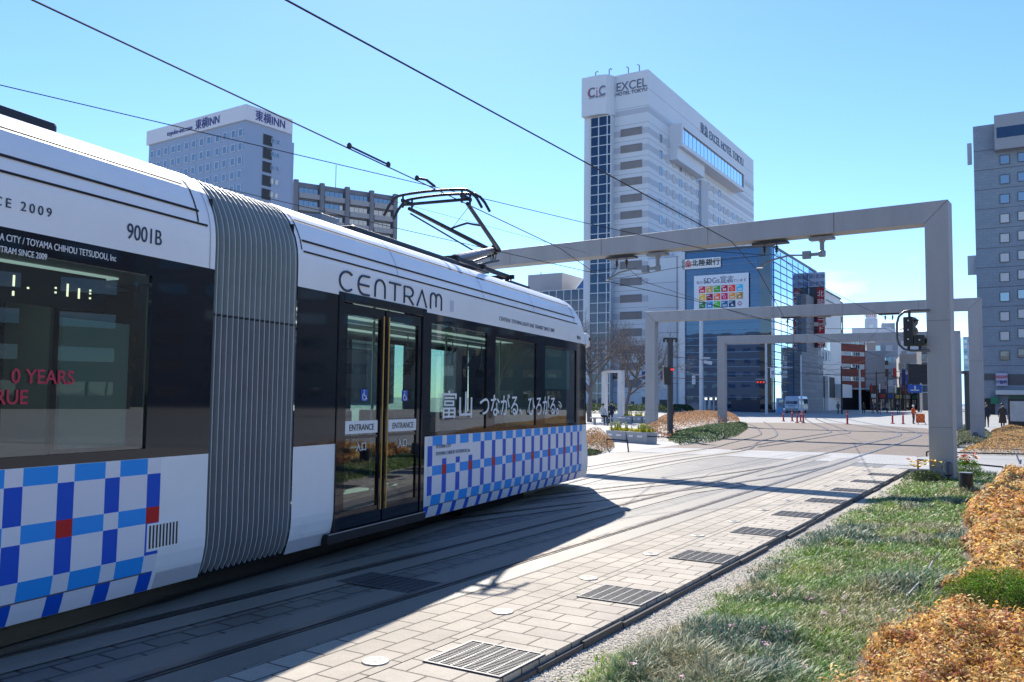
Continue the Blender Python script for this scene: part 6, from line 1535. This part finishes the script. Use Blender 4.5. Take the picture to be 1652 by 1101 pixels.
t, h = pole('street_pole', 'pale bare pole in front of the red brown building', 1387.5, 0, 595, .16, mat('pole_pale', (.5, .49, .47), .6), 116)
t, h = pole('lamp_pole', 'dark square lamp post between the second and third grey posts', 1561, 0, 600, .14, mat('pole_dark', (.045, .05, .06), .5), 44, taper=1)
b = MB(); b.box(-.24, .24, -.1, .1, h-.12, h+.04); b.build('lamp_bar', black_paint, t, bevel=.02)
# red flexible posts at the junction
for i, (px, y0, y1, lb) in enumerate([(1264, 664, 680, 'leftmost of the group of five'), (1278, 662, 680, 'second of the group of five'), (1286, 666, 682.5, 'shortest, in the middle of the group of five'), (1291.7, 664, 681, 'fourth of the group of five'), (1296, 664, 683, 'rightmost of the group of five'), (1367, 663, 685, 'standing alone in front of the pale poles'), (1440, 665, 684, 'left one of the pair by the side street'), (1457, 665.5, 684.5, 'right one of the pair, nearest the orange barrier')]):
    g_ = gp(px, y1); h = at(px, y0, g_.y).z; t = thing('marker_post', 'red flexible road post, '+lb, 'road post', g_, 0, 'red posts at the junction')
    b = MB(); b.lathe([(.16, 0), (.14, .05), (.065, .07), (.06, h-.03), (.045, h)], 12); b.build('post', red_paint, t)
    b = MB(); b.lathe([(.068, h*.72), (.068, h*.80)], 12); b.build('band', mat('post_band', (.6, .45, .42), .5), t)
# direction sign and billboard
t, h = pole('road_sign', 'blue direction sign board over the side street', 1486, 0, 618, .12, pole_white, 150, cat='road sign')
fz0, fz1 = at(1476, 634, 150).z, at(1476, 621, 150).z
b = MB(); b.box(-2.3, .1, -.18, -.12, fz0, fz1); b.build('board', blue_sign, t)
b = MB(); b.box(-1.2, -1.0, -.2, -.181, fz0+.3, fz1-.2); b.box(-1.9, -.4, -.2, -.181, fz0+.38, fz0+.52); b.build('arrow', white_flat, t)
P = at(1482, 650, 152); t = thing('billboard', 'big dark billboard panel above the side street', 'billboard', (P.x, P.y, 0)); z0_, z1_ = at(1482, 620, 152).z, at(1482, 588, 152).z
b = MB(); b.box(-1.75, 2.4, -.2, .2, z0_, z1_); b.build('panel', mat('billboard_dark', (.010, .014, .028), .3), t); b = MB(); b.box(-.15, .15, -.15, .15, 0, z0_); b.build('leg', dark_metal, t)
# blue vending kiosk at the bank corner
g_ = gp(1258, 668.5, -.0); g_ = at(1258, 650, 108); t = thing('kiosk', 'light blue upright cabinet beside the white minibus', 'cabinet', (g_.x, g_.y, 0))
b = MB(); b.box(-.35, .35, -.4, .4, 0, 2.0); b.build('case', mat('kiosk_blue', (.12, .30, .55), .4), t, bevel=.04); b = MB(); b.box(-.28, .28, -.42, -.4, .9, 1.8); b.build('panel', glass_d, t)

# minibus
g_ = at(1285, 650, 120); t = thing('minibus', 'white and blue minibus waiting at the junction beside the granite bank wall', 'bus', (g_.x, g_.y, 0), R(60))
bw = mat('bus_white', (.42, .52, .66), .3, coat=.4)
b = MB(); pr_ = [(-.98, .35), (-1.0, 1.2), (-.96, 2.0), (-.80, 2.32), (.80, 2.32), (.96, 2.0), (1.0, 1.2), (.98, .35)]
# local axes: x along the bus (front at -x), y across
xs_ = [(-3.1, .94), (-2.95, 1.0), (2.9, 1.0), (3.05, .95)]
for a in range(3):
    for k in range(7):
        q = []
        for (aa, kk) in ((a, k), (a+1, k), (a+1, k+1), (a, k+1)): q.append((xs_[aa][0], pr_[kk][0]*xs_[aa][1], .35+(pr_[kk][1]-.35)*xs_[aa][1]))
        b.quad(*q)
for a in (0, 3): b.poly([(xs_[a][0], y*xs_[a][1], .35+(z-.35)*xs_[a][1]) for y, z in pr_])
b.build('body', bw, t)
b = MB(); b.quad((-3.11, -.80, 1.25), (-3.11, .80, 1.25), (-3.09, .72, 2.05), (-3.09, -.72, 2.05)); b.build('windscreen', glass_d, t)
for sd_ in (-1, 1):
    for k in range(4): b = MB(); x = -2.5+k*1.35; b.quad((x, sd_*1.012, 1.25), (x+1.2, sd_*1.012, 1.25), (x+1.2, sd_*.985, 1.95), (x, sd_*.985, 1.95)); b.build('window', glass_d, t)
    b = MB(); b.box(-3.13, -3.08, sd_*.62-.14, sd_*.62+.14, .72, .88); b.build('headlight', white_flat, t)
    for x in (-2.0, 1.9): b = MB(); b.lathe([(.36, -.12), (.38, -.08), (.38, .08), (.36, .12), (.2, .125)], 16); o = b.build('wheel', black_paint, t); o.location = (x, sd_*.86, .38); o.rotation_euler = (R(90), 0, 0)
    b = MB(); b.tube([(-3.05, sd_*.98, 1.9), (-3.3, sd_*1.15, 1.95), (-3.3, sd_*1.15, 1.6)], .04, 6); b.build('mirror', black_paint, t)
b = MB(); b.box(-3.12, -3.06, -.85, .85, .42, .62); b.build('bumper', grey_metal, t)
b = MB(); b.box(-3.125, -3.09, -.45, .45, 1.0, 1.06); b.build('grille', black_paint, t)

# notice board at the right edge
g_ = gp(1627, 697); t = thing('notice_board', 'dark framed map board standing at the right edge behind the orange bed', 'notice board', (g_.x, g_.y, 0), R(-30))
b = MB(); b.box(0, 1.5, -.06, .06, .18, 1.95); b.build('frame', mat('board_frame', (.02, .022, .026), .4), t, bevel=.01); b = MB(); b.box(.10, 1.40, -.085, -.06, .62, 1.78); b.build('map_panel', mat('map_panel', (.42, .45, .47), .5, var=.2, vscale=3), t)
b = MB(); b.box(.05, .15, -.05, .05, 0, .18); b.build('leg', black_paint, t); b = MB(); b.box(1.35, 1.45, -.05, .05, 0, .18); b.build('leg', black_paint, t)
# orange barrier
g_ = gp(1485, 685); t = thing('barrier', 'orange checked road works barrier board', 'barrier', (g_.x, g_.y, 0), R(10))
b = MB()
for i in range(4):
    for j in range(4): b.box(-.36+.18*i, -.18+.18*i, -.03, .03, .12+.17*j, .29+.17*j, (i+j) % 2)
b.build('board', [mat('barrier_orange', (.9, .22, .02), .5), mat('barrier_red', (.75, .08, .03), .5)], t)
b = MB(); b.tube([(-.3, -.2, 0), (-.3, 0, .3)], .03, 6); b.build('leg', red_paint, t); b = MB(); b.tube([(.3, -.2, 0), (.3, 0, .3)], .03, 6); b.build('leg', red_paint, t)

# ---------------------------------------------------------------- bare trees
bark = mat('bark', (.17, .15, .14), .9, bump=.3, bscale=12)
def tree(label, px, Y, ytop, seed, spread=1.0, twig=.006, dens=1.0, group='bare street trees'):
    P = at(px, 650, Y); h = at(px, ytop, Y).z; t = thing('bare_tree', label, 'tree', (P.x, P.y, 0), 0, group); r2 = random.Random(seed)
    tk, cr = MB(), MB()
    def grow(p, d, ln, r, lv):
        pts = [p]; q = p; dd = d.copy(); n = 5
        for k in range(n):
            dd = (dd+Vector((r2.gauss(0, .09), r2.gauss(0, .09), .05+r2.gauss(0, .04)))).normalized(); q = q+dd*(ln/n); pts.append(q)
        (tk if lv < 2 else cr).tube(pts, [r*(1-.55*k/n) for k in range(n+1)], 7 if lv < 2 else (5 if lv < 3 else 3), cap=False)
        if lv >= 5 or r < twig*.8: return
        nb = {0: 6, 1: 4, 2: 4, 3: 3, 4: 2}[lv]
        for k in range(max(2, int(nb*dens))):
            f = .35+.65*(k+r2.random())/nb if lv else .55+.45*(k+r2.random())/nb
            j = min(int(f*n), n-1); b0 = pts[j].lerp(pts[j+1], f*n-j); az = r2.random()*6.28+k*2.4; ti = R(r2.uniform(20, 42) if lv else r2.uniform(18, 40))*spread
            sdv = dd.cross(Vector((math.cos(az), math.sin(az), .3))).normalized(); nd = (dd*math.cos(ti)+sdv*math.sin(ti)).normalized()
            grow(b0, nd, ln*r2.uniform(.50, .72)*(1.15 if lv == 0 else 1), r*(.55 if lv == 0 else .5), lv+1)
        if lv: grow(q, dd, ln*.5, r*.45, lv+1)
    grow(Vector((0, 0, -.2)), Vector((0, 0, 1)), h*.40, h*.022, 0)
    tk.build('trunk', bark, t); cr.build('crown', bark, t)
tree('bare winter tree with fanned branches beside the white frame', 1010, 72, 500, 3, 1.45, dens=1.3)
tree('bare winter tree half hidden by the tram nose in front of the stair glazing', 952, 60, 470, 9, 1.4, dens=1.2)
tree('bare tree beyond the right edge of the planted bed', 1950, 50, 420, 12, 1.0)
tree('bare tree farther right behind the map board, out of the picture', 2300, 45, 430, 21, 1.0)

# ---------------------------------------------------------------- people
skin_m = mat('skin', (.50, .31, .23), .6); hair_m = mat('hair_black', (.015, .012, .012), .5)
def cloth(n, c): return mat(n, c, .85, bump=.1, bscale=60)
def person(label, P, rz, h, top, legs, pose='walk', coat=1.0, hat=None, bag=None, seat_z=.45):
    """one skinned figure: joints as vertices with radii, facing local -y"""
    t = thing('person', label, 'person', P, rz); s = h/1.70; J = {}; E_ = []
    def j(n, x, y, z, rx, ry=None): J[n] = (Vector((x, y, z))*s, (rx*s, (ry or rx)*s))
    dz = 0; 
    if pose == 'sit':
        dz = -(.90-seat_z-.10)
    j('pelvis', 0, 0, .93+dz, .145, .115); j('waist', 0, .0, 1.06+dz, .13, .10); j('chest', 0, -.01, 1.27+dz, .165, .115); j('neck0', 0, 0, 1.43+dz, .085, .075); j('neck', 0, -.01, 1.49+dz, .052)
    j('head0', 0, -.02, 1.56+dz, .070, .085); j('head1', 0, -.015, 1.64+dz, .078, .095); j('head2', 0, 0, 1.70+dz, .045)
    sw = .16 if pose == 'walk' else .03
    for sd_, k in ((-1, 1), (1, -1)):
        a = 'l' if sd_ < 0 else 'r'
        j(a+'sh', sd_*.165, 0, 1.40+dz, .065); j(a+'el', sd_*.225, k*sw*.5, 1.13+dz, .048)
        if pose == 'sit': j(a+'wr', sd_*.16, -.22, .98+dz, .036); j(a+'ha', sd_*.12, -.30, .95+dz, .036)
        else: j(a+'wr', sd_*.235, k*sw-.05, .90+dz, .036); j(a+'ha', sd_*.235, k*sw-.07, .81+dz, .038)
        j(a+'hip', sd_*.085, 0, .88+dz, .095)
        if pose == 'sit': j(a+'kn', sd_*.10, -.42, .90+dz, .068); j(a+'an', sd_*.10, -.44, .08, .045); j(a+'to', sd_*.11, -.60, .045, .042)
        else: j(a+'kn', sd_*.095, -k*sw*.6-.02, .49, .062); j(a+'an', sd_*.09, -k*sw+.04, .08, .042); j(a+'to', sd_*.10, -k*sw-.13, .045, .04)
        E_ += [('chest', a+'sh'), (a+'sh', a+'el'), (a+'el', a+'wr'), (a+'wr', a+'ha'), ('pelvis', a+'hip'), (a+'hip', a+'kn'), (a+'kn', a+'an'), (a+'an', a+'to')]
    E_ += [('pelvis', 'waist'), ('waist', 'chest'), ('chest', 'neck0'), ('neck0', 'neck'), ('neck', 'head0'), ('head0', 'head1'), ('head1', 'head2')]
    nm = list(J); me = bpy.data.meshes.new('body'); me.from_pydata([J[k][0] for k in nm], [(nm.index(a), nm.index(b_)) for a, b_ in E_], [])
    o = bpy.data.objects.new('body', me); C.objects.link(o)
    md = o.modifiers.new('skin', 'SKIN'); md.use_smooth_shade = True
    for i, k in enumerate(nm): v = me.skin_vertices[0].data[i]; v.radius = J[k][1]; v.use_root = (k == 'pelvis')
    o.modifiers.new('sub', 'SUBSURF').levels = 1; o.modifiers['sub'].render_levels = 1
    dg = bpy.context.evaluated_depsgraph_get(); dg.update(); m2 = bpy.data.meshes.new_from_object(o.evaluated_get(dg)); bpy.data.objects.remove(o)
    for q in (top, legs, skin_m, black_paint): m2.materials.append(q)
    mi = []
    for p in m2.polygons:
        c = p.center/s; z = c.z-dz
        if z > 1.475: k = 2
        elif abs(c.x) > .185 and z < .90 and pose != 'sit' and z > .7: k = 2
        elif c.z < .10: k = 3
        elif z > .96 or (abs(c.x) > .19 and z > .7): k = 0
        else: k = 1
        mi.append(k)
    m2.polygons.foreach_set('material_index', mi)
    o = bpy.data.objects.new('body', m2); C.objects.link(o); o.parent = t
    hd_ = J['head1'][0]
    b = MB(); rr = .092*s
    b.lathe([(rr*1.02, -.045*s), (rr*1.08, .0), (rr*.98, .05*s), (rr*.6, .085*s), (.004, .098*s)], 14, hd_+Vector((0, .018*s, .005*s))); b.build('hair' if not hat else 'hat', hat or hair_m, t, smooth=True)
    if hat: b = MB(); b.lathe([(rr*1.5, -.03*s), (rr*1.5, -.02*s)], 14, hd_+Vector((0, 0, .02*s))); b.build('hat_brim', hat, t)
    b = MB()
    for sd_ in (-1, 1): b.obox(hd_+Vector((sd_*.03*s, -.092*s, -.02*s)), (.010*s, 0, 0), (0, .006*s, 0), (0, 0, .006*s), 0)
    b.obox(hd_+Vector((0, -.098*s, -.075*s)), (.02*s, 0, 0), (0, .006*s, 0), (0, 0, .004*s), 0); b.build('face', hair_m, t)
    b = MB(); b.obox(hd_+Vector((0, -.10*s, -.045*s)), (.010*s, 0, 0), (0, .014*s, 0), (0, 0, .02*s)); b.build('nose', skin_m, t)
    if coat and pose != 'sit':
        b = MB(); b.lathe([(.235*s, (.93-.42*coat)*s), (.20*s, .80*s), (.165*s, 1.02*s), (.185*s, 1.28*s), (.15*s, 1.40*s), (.075*s, 1.47*s)], 16, (0, 0, 0)); v = b.v; b.v = [(x*1.05, y*.78, z) for x, y, z in v]; b.build('coat', top, t, smooth=True)
    if bag:
        b = MB(); b.obox(Vector((.30, .02, .78))*s, (.05*s, 0, 0), (0, .15*s, 0), (0, 0, .12*s)); b.tube([Vector((.28, -.08, .9))*s, Vector((.2, 0, 1.42))*s, Vector((.28, .08, .9))*s], .012*s, 5); b.build('bag', bag, t)
    return t
g_ = gp(1618, 692.5); person('person in a long brown coat walking towards the map board', (g_.x, g_.y, 0), R(-20), 1.62, cloth('coat_brown', (.055, .035, .030)), cloth('trousers_dark', (.03, .03, .035)), coat=1.25, bag=cloth('bag_white', (.5, .5, .5)))
g_ = gp(1592, 690); person('person in dark clothes walking beside the second grey post', (g_.x, g_.y, 0), R(150), 1.65, cloth('jacket_navy', (.02, .025, .04)), cloth('trousers_dark', (.03, .03, .035)), coat=.4)
g_ = gp(975, 686); person('seated person in a white top left of the white frame', (g_.x-.1, g_.y, 0), R(20), 1.6, cloth('top_white', (.5, .5, .5)), cloth('trousers_dark', (.03, .03, .035)), 'sit', seat_z=.5)
g_ = gp(990, 686); person('seated person in dark blue inside the white frame', (g_.x, g_.y+1.2, 0), R(-15), 1.65, cloth('jacket_blue', (.02, .03, .06)), cloth('trousers_dark', (.03, .03, .035)), 'sit', seat_z=.6)
b = MB(); g_ = gp(982, 686); b.box(-1.1, 1.1, -.25, .25, .38, .45); b.box(-.9, -.75, -.2, .2, 0, .38); b.box(.75, .9, -.2, .2, 0, .38); o = b.build('bench', concrete); o.location = (g_.x, g_.y+.6, 0); tag(o, 'low plain bench under the two seated people by the white frame', 'bench')
g_ = gp(1479, 685); person('road worker in an orange vest and white helmet beside the barrier', (g_.x, g_.y+.5, 0), R(30), 1.42, cloth('vest_orange', (.6, .12, .03)), cloth('trousers_grey', (.12, .12, .13)), 'stand', coat=0, hat=white_flat)
g_ = gp(1084, 690); person('gardener in a dark red jacket and white cap among the orange shrubs', (g_.x, g_.y, 0), R(60), 1.45, cloth('jacket_maroon', (.09, .02, .025)), cloth('trousers_dark', (.03, .03, .035)), 'stand', coat=0, hat=white_flat)
r2 = random.Random(4); shades = [(.03, .03, .04), (.25, .24, .22), (.08, .03, .03), (.03, .05, .10), (.14, .13, .12)]
WHO = ['by the shop front', 'in front of the plum shop', 'beside the pale bare pole', 'under the grey balcony block', 'at the foot of the tall dark street lamp', 'crossing beyond the pair of red posts', 'past the barrier', 'near the minibus']
for i, (px, Y) in enumerate([(1418, 120), (1431, 128), (1393, 118), (1408, 126), (1352, 117), (1449, 122)]):
    g_ = at(px, 650, Y); person('distant walking person in %s clothes %s' % (['black', 'pale grey', 'dark red', 'navy', 'grey'][i % 5], WHO[i]), (g_.x, g_.y, 0), r2.random()*6, 1.62, cloth('far_cloth_%d' % (i % 5), shades[i % 5]), cloth('trousers_dark', (.03, .03, .035)), coat=.3)
# riders seen through the tram windows
for (s_, y, lb, c) in ((9.5, -.80, 'passenger in a dark coat seated behind the first window after the tram doors', 'coat_black'), (11.25, .80, 'passenger in a navy coat seated on the far side behind the middle tram window', 'jacket_navy')):
    p = TD*s_+TN*(-6.05-y); person(lb, (p.x, p.y, .39), R(-22.8)+math.pi, 1.62, cloth(c, (.02, .02, .025)), cloth('trousers_dark', (.03, .03, .035)), 'sit', seat_z=.45)
